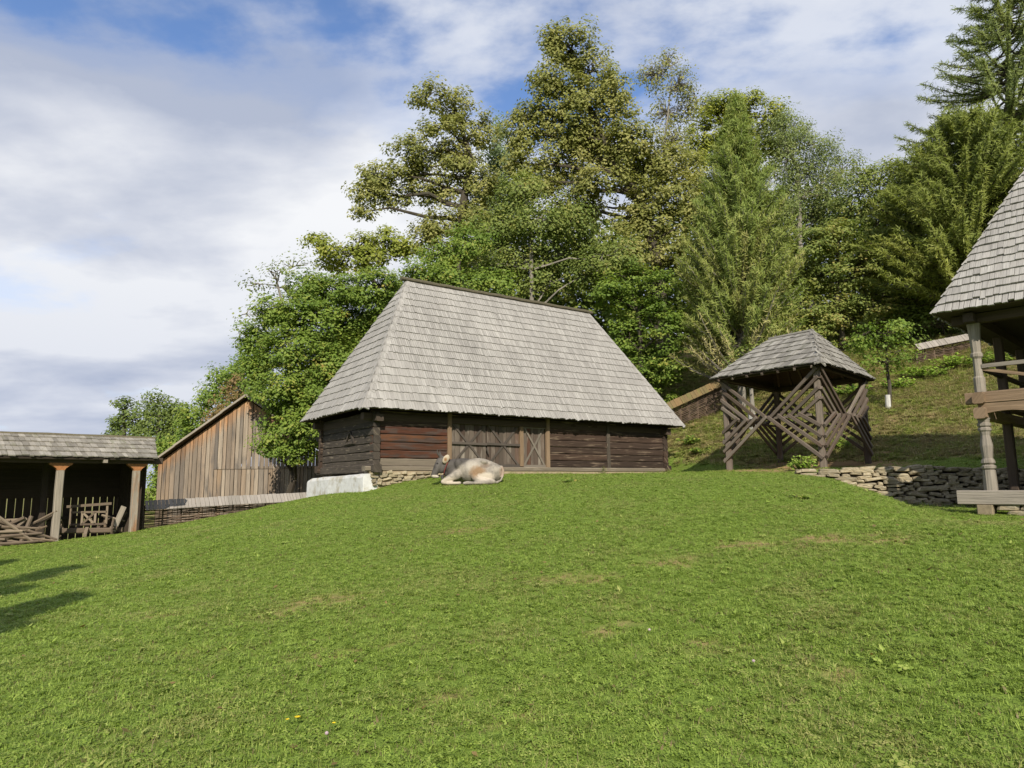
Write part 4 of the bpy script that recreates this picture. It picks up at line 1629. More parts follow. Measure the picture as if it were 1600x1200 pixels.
foliage_tree('oak_tree', 'low yellow-green oak crown peeping over the bushes left of the roof',
             [(508, 385, 26, 20), (520, 408, 28, 22), (560, 385, 34, 22), (600, 375, 32, 22), (580, 405, 36, 22), (628, 388, 26, 22), (485, 372, 12, 8)],
             44, 'oak_yellow', 'bark', leaf=.22, per=66, clump=.6, dens=1.4, trunk_px=[(600, 520), (590, 450), (565, 410)], trunk_r=.35, group=WG, base=(-9.5, 44), twigs=.7, tw_r=.03)
foliage_tree('sparse_tree', 'half-bare grey tree with thin leaves beside the tallest oak',
             [(1020, 115, 34, 34), (1060, 130, 32, 36), (1045, 95, 26, 22), (1075, 175, 24, 30), (1040, 175, 34, 34), (1085, 150, 16, 20), (1050, 220, 40, 34)],
             51, 'oak', 'bark_grey', leaf=.2, per=13, clump=.62, trunk_px=[(1030, 420), (1032, 300), (1040, 210), (1050, 120)], trunk_r=.17, group=WG, base=(12, 51), twigs=1.0, tw_r=.022, dens=2.2)
foliage_tree('poplar_tree', 'bluish green slender tree between the two big oaks',
             [(782, 200, 18, 22), (772, 235, 28, 34), (790, 265, 30, 40), (765, 295, 38, 36), (800, 325, 40, 40), (750, 330, 36, 34), (780, 365, 44, 34)],
             53, 'blue', 'bark_grey', leaf=.2, per=50, clump=.65, dens=1.5, trunk_r=.25, group=WG, flat=1.0, up=.2)
foliage_tree('oak_tree', 'yellow-green oak crown rising behind the pointed conifer',
             [(1112, 168, 26, 24), (1140, 165, 34, 24), (1175, 165, 32, 26), (1208, 180, 24, 28), (1100, 210, 30, 36), (1150, 215, 44, 40), (1200, 225, 34, 40), (1090, 250, 30, 40)],
             55, 'oak_yellow', 'bark', leaf=.25, per=70, clump=.75, dens=1.4, trunk_r=.4, group=WG)
foliage_tree('ash_tree', 'grey-green feathery tree right of the pointed conifer',
             [(1215, 200, 30, 30), (1240, 205, 34, 30), (1270, 225, 38, 36), (1315, 265, 28, 32), (1225, 245, 36, 40), (1290, 255, 30, 34), (1250, 285, 48, 44), (1305, 300, 32, 40), (1225, 320, 44, 40), (1285, 340, 44, 40)],
             52, 'grey', 'bark_grey', leaf=.21, per=66, clump=.75, dens=1.6, trunk_r=.3, group=WG, flat=.95, up=.35, aspect=.4)
foliage_tree('hornbeam_tree', 'layered hornbeam with brownish sprays behind the lattice shelter',
             [(1265, 380, 48, 34), (1310, 370, 44, 34), (1240, 425, 44, 34), (1290, 430, 52, 36), (1340, 420, 44, 40), (1250, 480, 50, 34), (1310, 490, 56, 34), (1365, 480, 40, 40), (1270, 530, 56, 34), (1330, 540, 56, 34), (1385, 535, 40, 34)],
             43, 'hazel', 'bark', leaf=.2, per=72, clump=.72, dens=1.5, flat=.34, up=.8, trunk_r=.28, group=WG, tint0=.12)
foliage_tree('beech_tree', 'tall dark green tree left of the larch on the skyline',
             [(1345, 280, 32, 30), (1378, 282, 36, 32), (1412, 275, 34, 36), (1440, 270, 30, 40), (1450, 330, 34, 40), (1330, 330, 36, 36), (1375, 345, 44, 40), (1420, 350, 40, 40), (1350, 395, 40, 36), (1405, 410, 48, 40), (1440, 440, 40, 44), (1400, 470, 44, 36)],
             46, 'hazel', 'bark', leaf=.2, per=66, clump=.72, dens=1.5, flat=.6, trunk_r=.35, group=WG)
foliage_tree('beech_tree', 'shady tree under the larch beside the porch roof',
             [(1440, 400, 44, 34), (1480, 440, 44, 40), (1430, 480, 44, 34), (1470, 500, 40, 30), (1410, 525, 40, 24), (1510, 410, 40, 40)],
             41, 'dark', 'bark', leaf=.21, per=70, clump=.75, dens=1.3, flat=.45, up=.9, trunk_r=.25, group=WG)
foliage_tree('hazel_tree', 'mixed green and yellow hazel above the middle of the barn roof',
             [(815, 290, 40, 30), (800, 325, 44, 34), (845, 340, 48, 36), (890, 345, 40, 34), (960, 400, 40, 34), (770, 360, 44, 34), (820, 400, 54, 36), (880, 395, 48, 36), (760, 415, 50, 32), (930, 420, 44, 36), (860, 440, 60, 30), (930, 380, 36, 34), (700, 430, 30, 26)],
             41, 'hazel', 'bark_grey', leaf=.19, per=72, clump=.68, dens=1.6, flat=.75, trunk_r=.2, group=WG)
foliage_tree('hornbeam_tree', 'bright green young hornbeam above the left part of the barn roof',
             [(690, 395, 44, 30), (735, 380, 40, 34), (655, 425, 40, 28), (710, 440, 56, 28), (775, 445, 46, 26), (640, 460, 36, 26)],
             38, 'hornbeam', 'bark', leaf=.18, per=70, clump=.62, dens=1.6, flat=.6, trunk_r=.2, group=WG, tint0=.05)
foliage_tree('hornbeam_tree', 'layered green hornbeam at the right end of the barn roof',
             [(985, 435, 44, 30), (1030, 450, 40, 34), (950, 460, 36, 30), (1000, 490, 50, 32), (1045, 505, 36, 34), (975, 520, 40, 32), (1015, 550, 44, 32), (1050, 565, 34, 32), (1035, 605, 36, 28), (1000, 585, 36, 28)],
             39, 'hornbeam', 'bark', leaf=.19, per=75, clump=.68, dens=1.6, flat=.34, up=1.1, trunk_r=.25, group=WG)
foliage_tree('hornbeam_bush', 'broad bright green hornbeam thicket against the left end of the barn',
             [(480, 450, 44, 30), (530, 455, 46, 30), (585, 450, 46, 34), (625, 470, 36, 34), (430, 485, 40, 32), (485, 500, 54, 36), (550, 505, 56, 38), (405, 530, 34, 32), (450, 550, 52, 38), (520, 560, 56, 40), (575, 550, 40, 40),
              (400, 580, 28, 34), (440, 610, 44, 36), (500, 620, 44, 36), (445, 655, 34, 30), (480, 665, 34, 30), (430, 690, 26, 24), (465, 705, 26, 22), (610, 510, 36, 40)],
             31.5, 'hornbeam', 'bark', leaf=.15, per=74, clump=.5, dens=2.5, flat=.5, up=.8, trunk_r=.2, group=WG, cat='bush', tint0=.06, base=(-10.6, 32.0))
foliage_tree('sparse_tree', 'thin half-bare tree at the left skyline above the thicket',
             [(400, 445, 26, 20), (430, 425, 32, 22), (465, 415, 32, 20), (385, 490, 22, 22), (450, 450, 36, 22), (375, 530, 16, 20)],
             37, 'grey', 'bark_grey', leaf=.17, per=22, clump=.7, trunk_px=[(455, 560), (445, 490), (430, 430)], trunk_r=.16, group=WG, twigs=1.0, base=(-12, 37), tw_r=.025)
LG = 'far trees on the left skyline'
foliage_tree('oak_tree', 'leftmost round dark oak on the distant skyline', [(195, 640, 20, 20), (188, 672, 24, 22), (215, 655, 24, 26), (205, 690, 32, 22)], 78, 'hazel', 'bark', leaf=.34, per=70, clump=1.05, dens=1.5, trunk_r=.4, group=LG, tint0=-.3)
foliage_tree('oak_tree', 'second round dark oak on the distant skyline', [(250, 635, 24, 22), (275, 650, 22, 24), (245, 665, 28, 28), (285, 680, 26, 26), (255, 700, 36, 22)], 74, 'hazel', 'bark', leaf=.34, per=70, clump=1.05, dens=1.5, trunk_r=.4, group=LG, tint0=-.25)
foliage_tree('maple_tree', 'light green rounded tree right behind the shed roof', [(300, 655, 26, 24), (275, 690, 30, 26), (320, 690, 34, 28), (260, 725, 34, 28), (310, 730, 34, 26), (250, 770, 30, 30)], 56, 'hornbeam', 'bark', leaf=.26, per=70, clump=.8, dens=1.6, trunk_r=.25, group=LG, tint0=.08)
foliage_tree('maple_tree', 'tall green tree stepping up toward the thicket on the left', [(345, 595, 24, 24), (370, 580, 24, 24), (335, 625, 28, 28), (380, 615, 30, 30), (350, 660, 34, 30), (395, 570, 24, 30), (395, 650, 26, 28)], 52, 'hornbeam', 'bark', leaf=.24, per=70, clump=.75, dens=1.6, trunk_r=.25, group=LG)
foliage_tree('rusty_shrub', 'reddish brown shrub peeping above the plank barn roof', [(355, 625, 18, 22), (335, 650, 18, 20), (372, 610, 16, 20)], 46, 'rust', 'bark', leaf=.2, per=60, clump=.6, trunk_r=.12, cat='shrub', up=.3, flat=1.0)
# small fruit trees on the bank
ft = at(1388, 637, 31)
t = foliage_tree('fruit_tree', 'small fruit tree with limewashed trunk on the bank', [(1385, 520, 32, 24), (1360, 545, 28, 22), (1405, 548, 26, 22), (1380, 565, 34, 18), (1350, 520, 24, 20), (1412, 518, 22, 20)],
                 31, 'hornbeam', 'bark', leaf=.16, per=44, clump=.5, trunk_px=[(1390, 600), (1386, 570), (1384, 530)], trunk_r=.11, base=(ft.x, ft.y), twigs=.8, tw_r=.014)
m_ = MB()
m_.tube([(ft.x, ft.y, gz(ft.x, ft.y) - .1), (ft.x + .02, ft.y, gz(ft.x, ft.y) + .62)], [.125, .115], 8)
m_.build('limewash_band', M['lime'], t)
ft = at(1174, 640, 33)
t = foliage_tree('fruit_tree', 'small fruit tree with white trunk base seen through the lattice', [(1172, 555, 26, 20), (1190, 570, 24, 18), (1150, 570, 20, 16)],
                 33, 'hazel', 'bark_grey', leaf=.16, per=26, clump=.5, trunk_px=[(1174, 610), (1172, 565)], trunk_r=.14, base=(ft.x, ft.y), tw_r=.014)
m_ = MB()
m_.tube([(ft.x, ft.y, gz(ft.x, ft.y) - .1), (ft.x, ft.y, gz(ft.x, ft.y) + .8)], [.19, .17], 8)
m_.build('limewash_band', M['lime'], t)
# tree out of view to the left that throws the shadows on the lawn
rt = thing('oak_tree', (-15.0, -5.0, gz(-15, -5)), 'oak outside the picture whose shade falls on the left lawn', 'tree')
wd_ = MB()
b0 = Vector((-15.0, -5.0, gz(-15, -5) - .3))
wd_.tube([b0, b0 + Vector((.2, 0, 3)), b0 + Vector((.6, .3, 6)), b0 + Vector((1.0, .5, 9))], [.4, .33, .26, .14], 8)
cs, ns = [], []
shade_lobes = []
for (px, py, rx_, ry_) in ((85, 893, .7, .35), (35, 908, .8, .4), (95, 938, .5, .25), (30, 955, .7, .35), (-20, 985, .6, .45), (-70, 930, 1.2, .6), (-5, 880, .5, .35), (5, 925, .6, .25)):
    p = at_ground(px, py) + SUN * (7.9 / SUN.z)
    shade_lobes.append((p.x, p.y, p.z, rx_, ry_, .3))
for (cx_, cy_, cz_, rx_, ry_, rz_) in shade_lobes + [(-11.5, -4.5, 9, 1.8, 1.5, 1.0), (-13.5, -4, 10, 2.2, 2.2, 1.4), (-15.5, -5, 10.5, 2.5, 2.5, 1.5), (-17, -4, 8.5, 2, 2, 1.2)]:
    wd_.tube(curve_pts(b0 + Vector((.6, .3, 6)), (cx_, cy_, cz_), 4, .05), [.16, .13, .10, .07, .03], 6)
    nl_ = 420 if rz_ < .4 else 1500
    d = rng.normal(size=(nl_, 3))
    d /= np.linalg.norm(d, axis=1, keepdims=True)
    cs.append(np.array([cx_, cy_, cz_]) + d * rng.uniform(.1, 1, (nl_, 1)) ** .5 * np.array([rx_, ry_, rz_]))
    ns.append(d + np.array([0, 0, .6]))
wd_.build('trunk', M['bark'], rt)
cs, ns = np.concatenate(cs), np.concatenate(ns)
link('crown', leaves_mesh('crown', cs, np.full(len(cs), .24), ns, rng.uniform(0, 1, len(cs)), LM['oak']), rt)


def conifer(name, label, px, y, top_py, rad_m, base, mat, bark, n_br, up0, needle, aspect, per_m, hump=.75, group=None, bare_below=None, seed=1, bl=1.0, twig_len=.5, tr=.26, droop=0.0, hang=0.0, prof=None, tmin=.06):
    """spire of upswept branches, each clad in feathery twigs"""
    rr = np.random.default_rng(seed)
    top = at(px, top_py, y)
    bx, by = base
    bz = gz(bx, by)
    root = thing(name, (bx, by, bz), label, 'tree', group)
    H = top.z - bz
    w_ = MB()
    ax = [Vector((bx, by, bz - .3)).lerp(top, t) for t in np.linspace(0, 1, 9)]
    w_.tube(ax, [tr * (1 - .96 * t) for t in np.linspace(0, 1, 9)], 8)
    cs, ns, ld, sz, tn = [], [], [], [], []
    for i in range(n_br):
        t = tmin + (.995 - tmin) * rr.uniform(0, 1) ** (.85 if prof else 1)
        az = rr.uniform(0, 2 * math.pi)
        R0 = rad_m * (min(1.0, (1 - t) * prof) if prof else min(1.0, ((1 - t) ** hump) * 1.05)) * rr.uniform(.62, 1.08) + .12
        p0 = Vector((bx, by, bz)).lerp(top, t)
        out_ = Vector((math.cos(az), math.sin(az), 0))
        rise = R0 * (up0 + .25 * t) * rr.uniform(.7, 1.3)
        k = 5
        pts = []
        for j in range(k + 1):
            s = j / k
            pts.append(p0 + out_ * R0 * s + Vector((0, 0, rise * (s ** 1.7) - droop * R0 * math.sin(s * math.pi * .8))))
        r0 = .02 + .018 * R0
        w_.tube(pts, [r0 * (1 - .8 * j / k) for j in range(k + 1)], 4)
        dead = bare_below is not None and t < bare_below * rr.uniform(.7, 1.25)
        n_ = int(per_m * R0 * (.22 if dead else 1.0))
        if n_ == 0:
            continue
        s = rr.uniform(.18 if not dead else .45, 1.0, n_) ** .8
        P = np.array([list(p) for p in pts])
        fi = s * k
        i0 = np.minimum(fi.astype(int), k - 1)
        fr = (fi - i0)[:, None]
        c = P[i0] * (1 - fr) + P[i0 + 1] * fr
        tang = P[i0 + 1] - P[i0]
        tang /= np.linalg.norm(tang, axis=1, keepdims=True)
        side = rr.normal(size=(n_, 3))
        dirv = tang * .75 + side * .55 + np.array([0, 0, .45 if hang == 0 else -hang])
        dirv /= np.linalg.norm(dirv, axis=1, keepdims=True)
        ln = rr.uniform(.3, 1.0, n_) * twig_len
        c = c + dirv * ln[:, None] * .5 + rr.normal(size=(n_, 3)) * .06 * bl
        cs.append(c)
        ld.append(dirv)
        nn = rr.normal(size=(n_, 3)) * .7 + np.array(out_)[None] * .5 + np.array([0, 0, .3]) + np.array(SUN)[None] * .5
        ns.append(nn)
        sz.append(needle * rr.uniform(.6, 1.3, n_))
        ct = rr.beta(2, 2)
        tn.append(np.clip(ct * .5 + rr.uniform(0, 1, n_) * .35 + (.45 if dead else 0) + (.12 if t < .45 else 0), 0, 1))
    w_.build('trunk', M[bark], root)
    link('crown', leaves_mesh('crown', np.concatenate(cs), np.concatenate(sz), np.concatenate(ns), np.concatenate(tn), LM[mat], aspect, np.concatenate(ld)), root)
    return root


cb_ = at(1162, 600, 36.0)
conifer('sequoia_tree', 'tall pointed conifer with bare lower branches behind the lattice shelter', 1150, 36.5, 150, 3.35, (cb_.x, 36.5), 'sequoia', 'bark_grey', 900, .60, .34, .12, 92, prof=1.5, bare_below=.13, seed=3, twig_len=.45, tr=.22)
conifer('larch_tree', 'tall blue-green larch cut by the top right corner of the picture', 1575, 44.0, -160, 7.4, (at(1578, 500, 44).x, 44.0), 'larch', 'bark', 480, .14, .42, .12, 52, prof=1.35, seed=5, twig_len=.55, tr=.35, droop=.10, hang=.20, tmin=.14)
conifer('larch_tree', 'shorter golden green larch spreading behind the porch roof', 1500, 39.6, 190, 6.8, (at(1512, 520, 39.6).x, 39.6), 'larch_gold', 'bark', 520, .22, .40, .13, 72, hump=.5, seed=8, twig_len=.5, tr=.22, droop=.05, hang=.10, tmin=.16)

# the far wood behind, one mass
fw = MB()
n_ = 95000
px_ = rng.uniform(430, 1640, n_)
tops = np.interp(px_, [430, 520, 600, 680, 760, 860, 960, 1060, 1150, 1250, 1330, 1450, 1640], [640, 520, 470, 400, 335, 325, 345, 325, 285, 290, 305, 320, 310])
py_ = tops + (700 - tops) * rng.uniform(0, 1, n_) ** .8 + 14 * np.sin(px_ * .09) * np.sin(px_ * .033)
yy_ = rng.uniform(52, 60, n_)
cc_ = np.array([list(at(a, b_, c)) for a, b_, c in zip(px_, py_, yy_)])
nn_ = rng.normal(size=(n_, 3)) * .6 + np.array([0, -.6, .6])
tint_ = np.clip(.35 + .3 * np.sin(cc_[:, 0] * .9) * np.sin(cc_[:, 2] * 1.1) + rng.normal(0, .2, n_), 0, 1)
tag(link('far_wood', leaves_mesh('far_wood', cc_, rng.uniform(.35, .75, n_), nn_, tint_, LM['dark'])), 'dark wood filling the hillside behind the trees', 'wood', kind='stuff')


# ------------------------------------------------------------------ grass
def tuft_mesh(name, n, h, wd, spread, mat, lean=.5, broad=0, clover=0):
    vs, fs, tn = [], [], []
    for i in range(n):
        a = random.uniform(0, 2 * math.pi)
        r = spread * math.sqrt(random.random())
        bx, by = r * math.cos(a), r * math.sin(a)
        th = random.uniform(0, 2 * math.pi)
        hh = h * random.uniform(.45, 1.2)
        l = hh * lean * random.uniform(.3, 1.6)
        dx, dy = math.cos(th) * l, math.sin(th) * l
        sx, sy = -math.sin(th) * wd * .5, math.cos(th) * wd * .5
        b0 = len(vs)
        vs += [(bx - sx, by - sy, -.01), (bx + sx, by + sy, -.01), (bx + dx * .4 + sx * .8, by + dy * .4 + sy * .8, hh * .6), (bx + dx * .4 - sx * .8, by + dy * .4 - sy * .8, hh * .6), (bx + dx, by + dy, hh)]
        fs += [(b0, b0 + 1, b0 + 2, b0 + 3), (b0 + 3, b0 + 2, b0 + 4)]
        t_ = random.random()
        tn += [t_, t_]
    for i in range(clover):
        a = random.uniform(0, 2 * math.pi)
        r = spread * math.sqrt(random.random())
        c = Vector((r * math.cos(a), r * math.sin(a), h * random.uniform(.25, .75)))
        th = random.uniform(0, 6.28)
        tilt = Vector((random.uniform(-.5, .5), random.uniform(-.5, .5), 1)).normalized()
        for k in range(3):
            an = th + k * 2.09
            u = Vector((math.cos(an), math.sin(an), 0))
            u = (u - tilt * u.dot(tilt)).normalized()
            s = tilt.cross(u)
            z = broad
            b0 = len(vs)
            vs += [tuple(c), tuple(c + u * z * .7 + s * z * .45), tuple(c + u * z * 1.15), tuple(c + u * z * .7 - s * z * .45)]
            fs.append((b0, b0 + 1, b0 + 2, b0 + 3))
            tn.append(random.random())
    me = bpy.data.meshes.new(name)
    me.from_pydata(vs, [], fs)
    a = me.attributes.new('tint', 'FLOAT', 'FACE')
    a.data.foreach_set('value', np.array(tn, np.float32))
    me.materials.append(mat)
    return me


def grass_mat(name, dark, mid_, light, dry, dry_lo=.55, dry_hi=.75):
    m, q, out = new_mat(name)
    a = q.n('ShaderNodeAttribute', attribute_name='tint').outputs['Fac']
    pos = q.n('ShaderNodeNewGeometry').outputs['Position']
    p1 = q.noise(pos, .75, 5, .62)
    p2 = q.noise(pos, 4.5, 3, .6)
    f = q.math('ADD', q.math('MULTIPLY', a, .55), q.math('MULTIPLY', p2, .45))
    base = q.ramp(f, [(.15, dark), (.5, mid_), (.85, light)])
    d = q.ramp(q.math('ADD', q.math('MULTIPLY', p1, .8), q.math('MULTIPLY', a, .2)), [(dry_lo, 0), (dry_hi, .85)])
    base = q.mix(d, base, dry)
    b = q.n('ShaderNodeBsdfPrincipled')
    q.put(b.inputs['Base Color'], base)
    b.inputs['Roughness'].default_value = .55
    b.inputs['Specular IOR Level'].default_value = .3
    t = q.n('ShaderNodeBsdfTranslucent')
    q.put(t.inputs['Color'], base)
    mx = q.n('ShaderNodeMixShader')
    mx.inputs[0].default_value = .4
    m.node_tree.links.new(b.outputs[0], mx.inputs[1])
    m.node_tree.links.new(t.outputs[0], mx.inputs[2])
    m.node_tree.links.new(mx.outputs[0], out.inputs[0])
    return m


GM1 = grass_mat('lawn_blade', (.128, .195, .03), (.238, .335, .052), (.38, .475, .10), (.41, .36, .15), .53, .75)
GM2 = grass_mat('bank_blade', (.14, .19, .036), (.235, .29, .055), (.36, .39, .09), (.40, .31, .155), .46, .63)
STRAW = grass_mat('straw_blade', (.20, .16, .07), (.26, .21, .10), (.32, .27, .14), (.20, .14, .07))


def scatter(name, label, tufts, x0, x1, y0, y1, cell, densf, smin, smax, seed):
    src = bpy.data.collections.new(name + '_source')
    for i, m_ in enumerate(tufts):
        src.objects.link(bpy.data.objects.new('%s_tuft' % name, m_))
    xs, ys = np.arange(x0, x1 + cell, cell), np.arange(y0, y1 + cell, cell)
    X, Y = np.meshgrid(xs, ys)
    Z = ground_z(X, Y)
    n1, n2 = len(xs), len(ys)
    V = np.stack([X.ravel(), Y.ravel(), Z.ravel()], 1)
    I = np.arange(n1 * n2).reshape(n2, n1)
    Q = np.stack([I[:-1, :-1].ravel(), I[:-1, 1:].ravel(), I[1:, 1:].ravel(), I[1:, :-1].ravel()], 1)
    D = densf(V[:, 0], V[:, 1])
    keep = D[Q].max(1) > .5
    Q = Q[keep]
    me = bpy.data.meshes.new(name)
    np_mesh(me, V, Q)
    a = me.attributes.new('dens', 'FLOAT', 'POINT')
    a.data.foreach_set('value', D.astype(np.float32))
    o = tag(link(name, me), label, 'grass', kind='stuff')
    ng = bpy.data.node_groups.new(name, 'GeometryNodeTree')
    ng.interface.new_socket('Geometry', in_out='INPUT', socket_type='NodeSocketGeometry')
    ng.interface.new_socket('Geometry', in_out='OUTPUT', socket_type='NodeSocketGeometry')
    nd = ng.nodes
    gi, go = nd.new('NodeGroupInput'), nd.new('NodeGroupOutput')
    na = nd.new('GeometryNodeInputNamedAttribute')
    na.data_type = 'FLOAT'
    na.inputs['Name'].default_value = 'dens'
    dp = nd.new('GeometryNodeDistributePointsOnFaces')
    dp.inputs['Seed'].default_value = seed
    ci = nd.new('GeometryNodeCollectionInfo')
    ci.inputs['Collection'].default_value = src
    ci.inputs['Separate Children'].default_value = True
    ci.inputs['Reset Children'].default_value = True
    ip = nd.new('GeometryNodeInstanceOnPoints')
    ip.inputs['Pick Instance'].default_value = True
    rv = nd.new('FunctionNodeRandomValue')
    rv.data_type = 'FLOAT_VECTOR'
    rv.inputs[0].default_value = (-.12, -.12, 0)
    rv.inputs[1].default_value = (.12, .12, 6.283)
    rs = nd.new('FunctionNodeRandomValue')
    rs.data_type = 'FLOAT'
    rs.inputs[2].default_value = smin
    rs.inputs[3].default_value = smax
    lk = ng.links.new
    lk(gi.outputs[0], dp.inputs['Mesh'])
    lk(na.outputs[0], dp.inputs['Density'])
    lk(dp.outputs['Points'], ip.inputs['Points'])
    lk(ci.outputs[0], ip.inputs['Instance'])
    lk(rv.outputs[0], ip.inputs['Rotation'])
    lk(rs.outputs[1], ip.inputs['Scale'])
    lk(ip.outputs[0], go.inputs[0])
    md = o.modifiers.new('scatter', 'NODES')
    md.node_group = ng
    return o


def foot(x, y):
    """1 inside a building's footprint"""
    m = np.zeros_like(x)
    dx, dy = x - C1.x, y - C1.y
    a, b_ = dx * bu.x + dy * bu.y, dx * bv.x + dy * bv.y
    m = np.maximum(m, ((a > -.25) & (a < LX + .1) & (b_ > -.08) & (b_ < LY + .1)).astype(float))
    dx, dy = x - HC.x, y - HC.y
    a, b_ = dx * ha.x + dy * ha.y, dx * hb.x + dy * hb.y
    m = np.maximum(m, ((a > 1.8) & (a < 7.6) & (b_ > 1.6) & (b_ < 7.2)).astype(float))
    dx, dy = x - Er.x, y - Er.y
    a, b_ = -(dx * su.x + dy * su.y), dx * sv.x + dy * sv.y
    m = np.maximum(m, ((a > 0) & (a < SLEN) & (b_ > .45) & (b_ < 3.9)).astype(float))
    wy = wall_y(x)
    m = np.maximum(m, ((x > wx0) & (y > wy - .34) & (y < wy + .12)).astype(float))
    return m


def in_view(x, y, pad=1.5):
    return (np.abs(x) < y * .80 + pad).astype(float)


def lawn_d(x, y):
    d = np.interp(y, [0, 6, 10, 16, 24, 40], [430, 400, 260, 150, 90, 50])
    d = d * (1 - .8 * bare_mask(x, y)) * (1 - foot(x, y)) * (1 - bank_mask(x, y)) * in_view(x, y)
    return d * (y > 2.6)


def bank_d(x, y):
    return 46 * bank_mask(x, y) * (1 - foot(x, y)) * in_view(x, y) * ((y > 19) & (x > -16)) * (1 - bare_mask(x, y))


def foot_d(x, y):
    wy = wall_y(x)
    m = ((x > 8.6) & (x < 15.5) & (y < wy - .30) & (y > wy - .95)).astype(float) * 55
    dx, dy = x - C1.x, y - C1.y
    a, b_ = dx * bu.x + dy * bu.y, dx * bv.x + dy * bv.y
    m = np.maximum(m, ((a > 5.5) & (a < LX + .3) & (b_ > -.55) & (b_ < -.12)).astype(float) * 26)
    return m


def weeds_d(x, y):
    p = np.sin(x * 1.3 + 2 * np.sin(y * .7)) * np.sin(y * 1.1 + 1.7 * np.sin(x * .9)) + .6 * np.sin(x * 3.1 + y * 2.3)
    return np.where(lawn_d(x, y) > 20, np.clip(p - .25, 0, 1) * np.interp(y, [3, 10, 25], [26, 14, 5]) + 1.2, 0)


lawn_t = [tuft_mesh('lawn_tuft', 14, .030, .0045, .05, GM1, 1.5), tuft_mesh('lawn_tuft', 10, .034, .0045, .055, GM1, 1.3, .015, 5), tuft_mesh('lawn_tuft', 6, .03, .004, .05, GM1, 1.0, .013, 9),
          tuft_mesh('lawn_tuft', 5, .028, .004, .055, GM1, 1.0, .016, 8), tuft_mesh('lawn_tuft', 14, .026, .004, .05, GM1, 1.3), tuft_mesh('lawn_tuft', 7, .035, .003, .05, STRAW, 1.4)]
scatter('lawn_grass', 'short mown clover grass of the hillside lawn', lawn_t, -20, 21, 2.4, 36, .3, lawn_d, .75, 1.5, 3)
weed_t = [tuft_mesh('weed_tuft', 7, .045, .024, .02, GM1, 1.9), tuft_mesh('weed_tuft', 6, .03, .018, .02, GM1, 2.2), tuft_mesh('weed_tuft', 3, .04, .006, .06, GM1, 1.0, .022, 10), tuft_mesh('weed_tuft', 5, .02, .014, .05, STRAW, 2.5)]
scatter('lawn_weeds', 'broad-leaved weeds and clover patches in the lawn', weed_t, -20, 21, 2.4, 34, .3, weeds_d, .7, 1.5, 9)
bank_t = [tuft_mesh('bank_tuft', 14, .16, .012, .10, GM2, .8), tuft_mesh('bank_tuft', 8, .12, .012, .12, GM2, 1.0, .045, 10), tuft_mesh('bank_tuft', 12, .18, .009, .10, STRAW, 1.0), tuft_mesh('bank_tuft', 6, .08, .01, .12, GM2, 1.0, .06, 9)]
scatter('bank_grass', 'rough weedy grass on the bank below the wood', bank_t, -16, 27, 19, 48, .5, bank_d, .7, 1.5, 5)

scatter('tall_grass', 'uncut grass fringe along the stone wall and the barn sill', [tuft_mesh('fringe_tuft', 12, .13, .007, .06, GM1, .6), tuft_mesh('fringe_tuft', 10, .10, .007, .06, GM1, .8), tuft_mesh('fringe_tuft', 8, .15, .006, .06, STRAW, .7)], -6, 16, 15, 32, .25, foot_d, .7, 1.4, 11)


# ------------------------------------------------------------------ single plants
def weed(name, label, p, r, h, n, mat, leaf, group=None):
    root = thing(name, (p.x, p.y, gz(p.x, p.y)), label, 'plant', group)
    g = gz(p.x, p.y)
    m_ = MB()
    cs, ns = [], []
    for i in range(n):
        a = random.uniform(0, 6.28)
        rr_ = r * math.sqrt(random.random())
        hh = h * random.uniform(.5, 1.05) * (1 - .4 * rr_ / r)
        tip = Vector((p.x + rr_ * math.cos(a), p.y + rr_ * math.sin(a), g + hh))
        b0 = Vector((p.x + .3 * rr_ * math.cos(a), p.y + .3 * rr_ * math.sin(a), g - .02))
        m_.tube([b0, b0.lerp(tip, .5), tip], [.008, .006, .003], 4)
        for k in range(9):
            t_ = random.uniform(.25, 1)
            cs.append(list(b0.lerp(tip, t_) + Vector((random.uniform(-.07, .07), random.uniform(-.07, .07), 0))))
            ns.append([random.uniform(-.6, .6), random.uniform(-.9, .3), 1])
    m_.build('stem', M['wattle'], root)
    link('leaves', leaves_mesh('leaves', np.array(cs), np.full(len(cs), leaf) * rng.uniform(.7, 1.3, len(cs)), np.array(ns), rng.uniform(0, 1, len(cs)), LM[mat]), root)
    return root


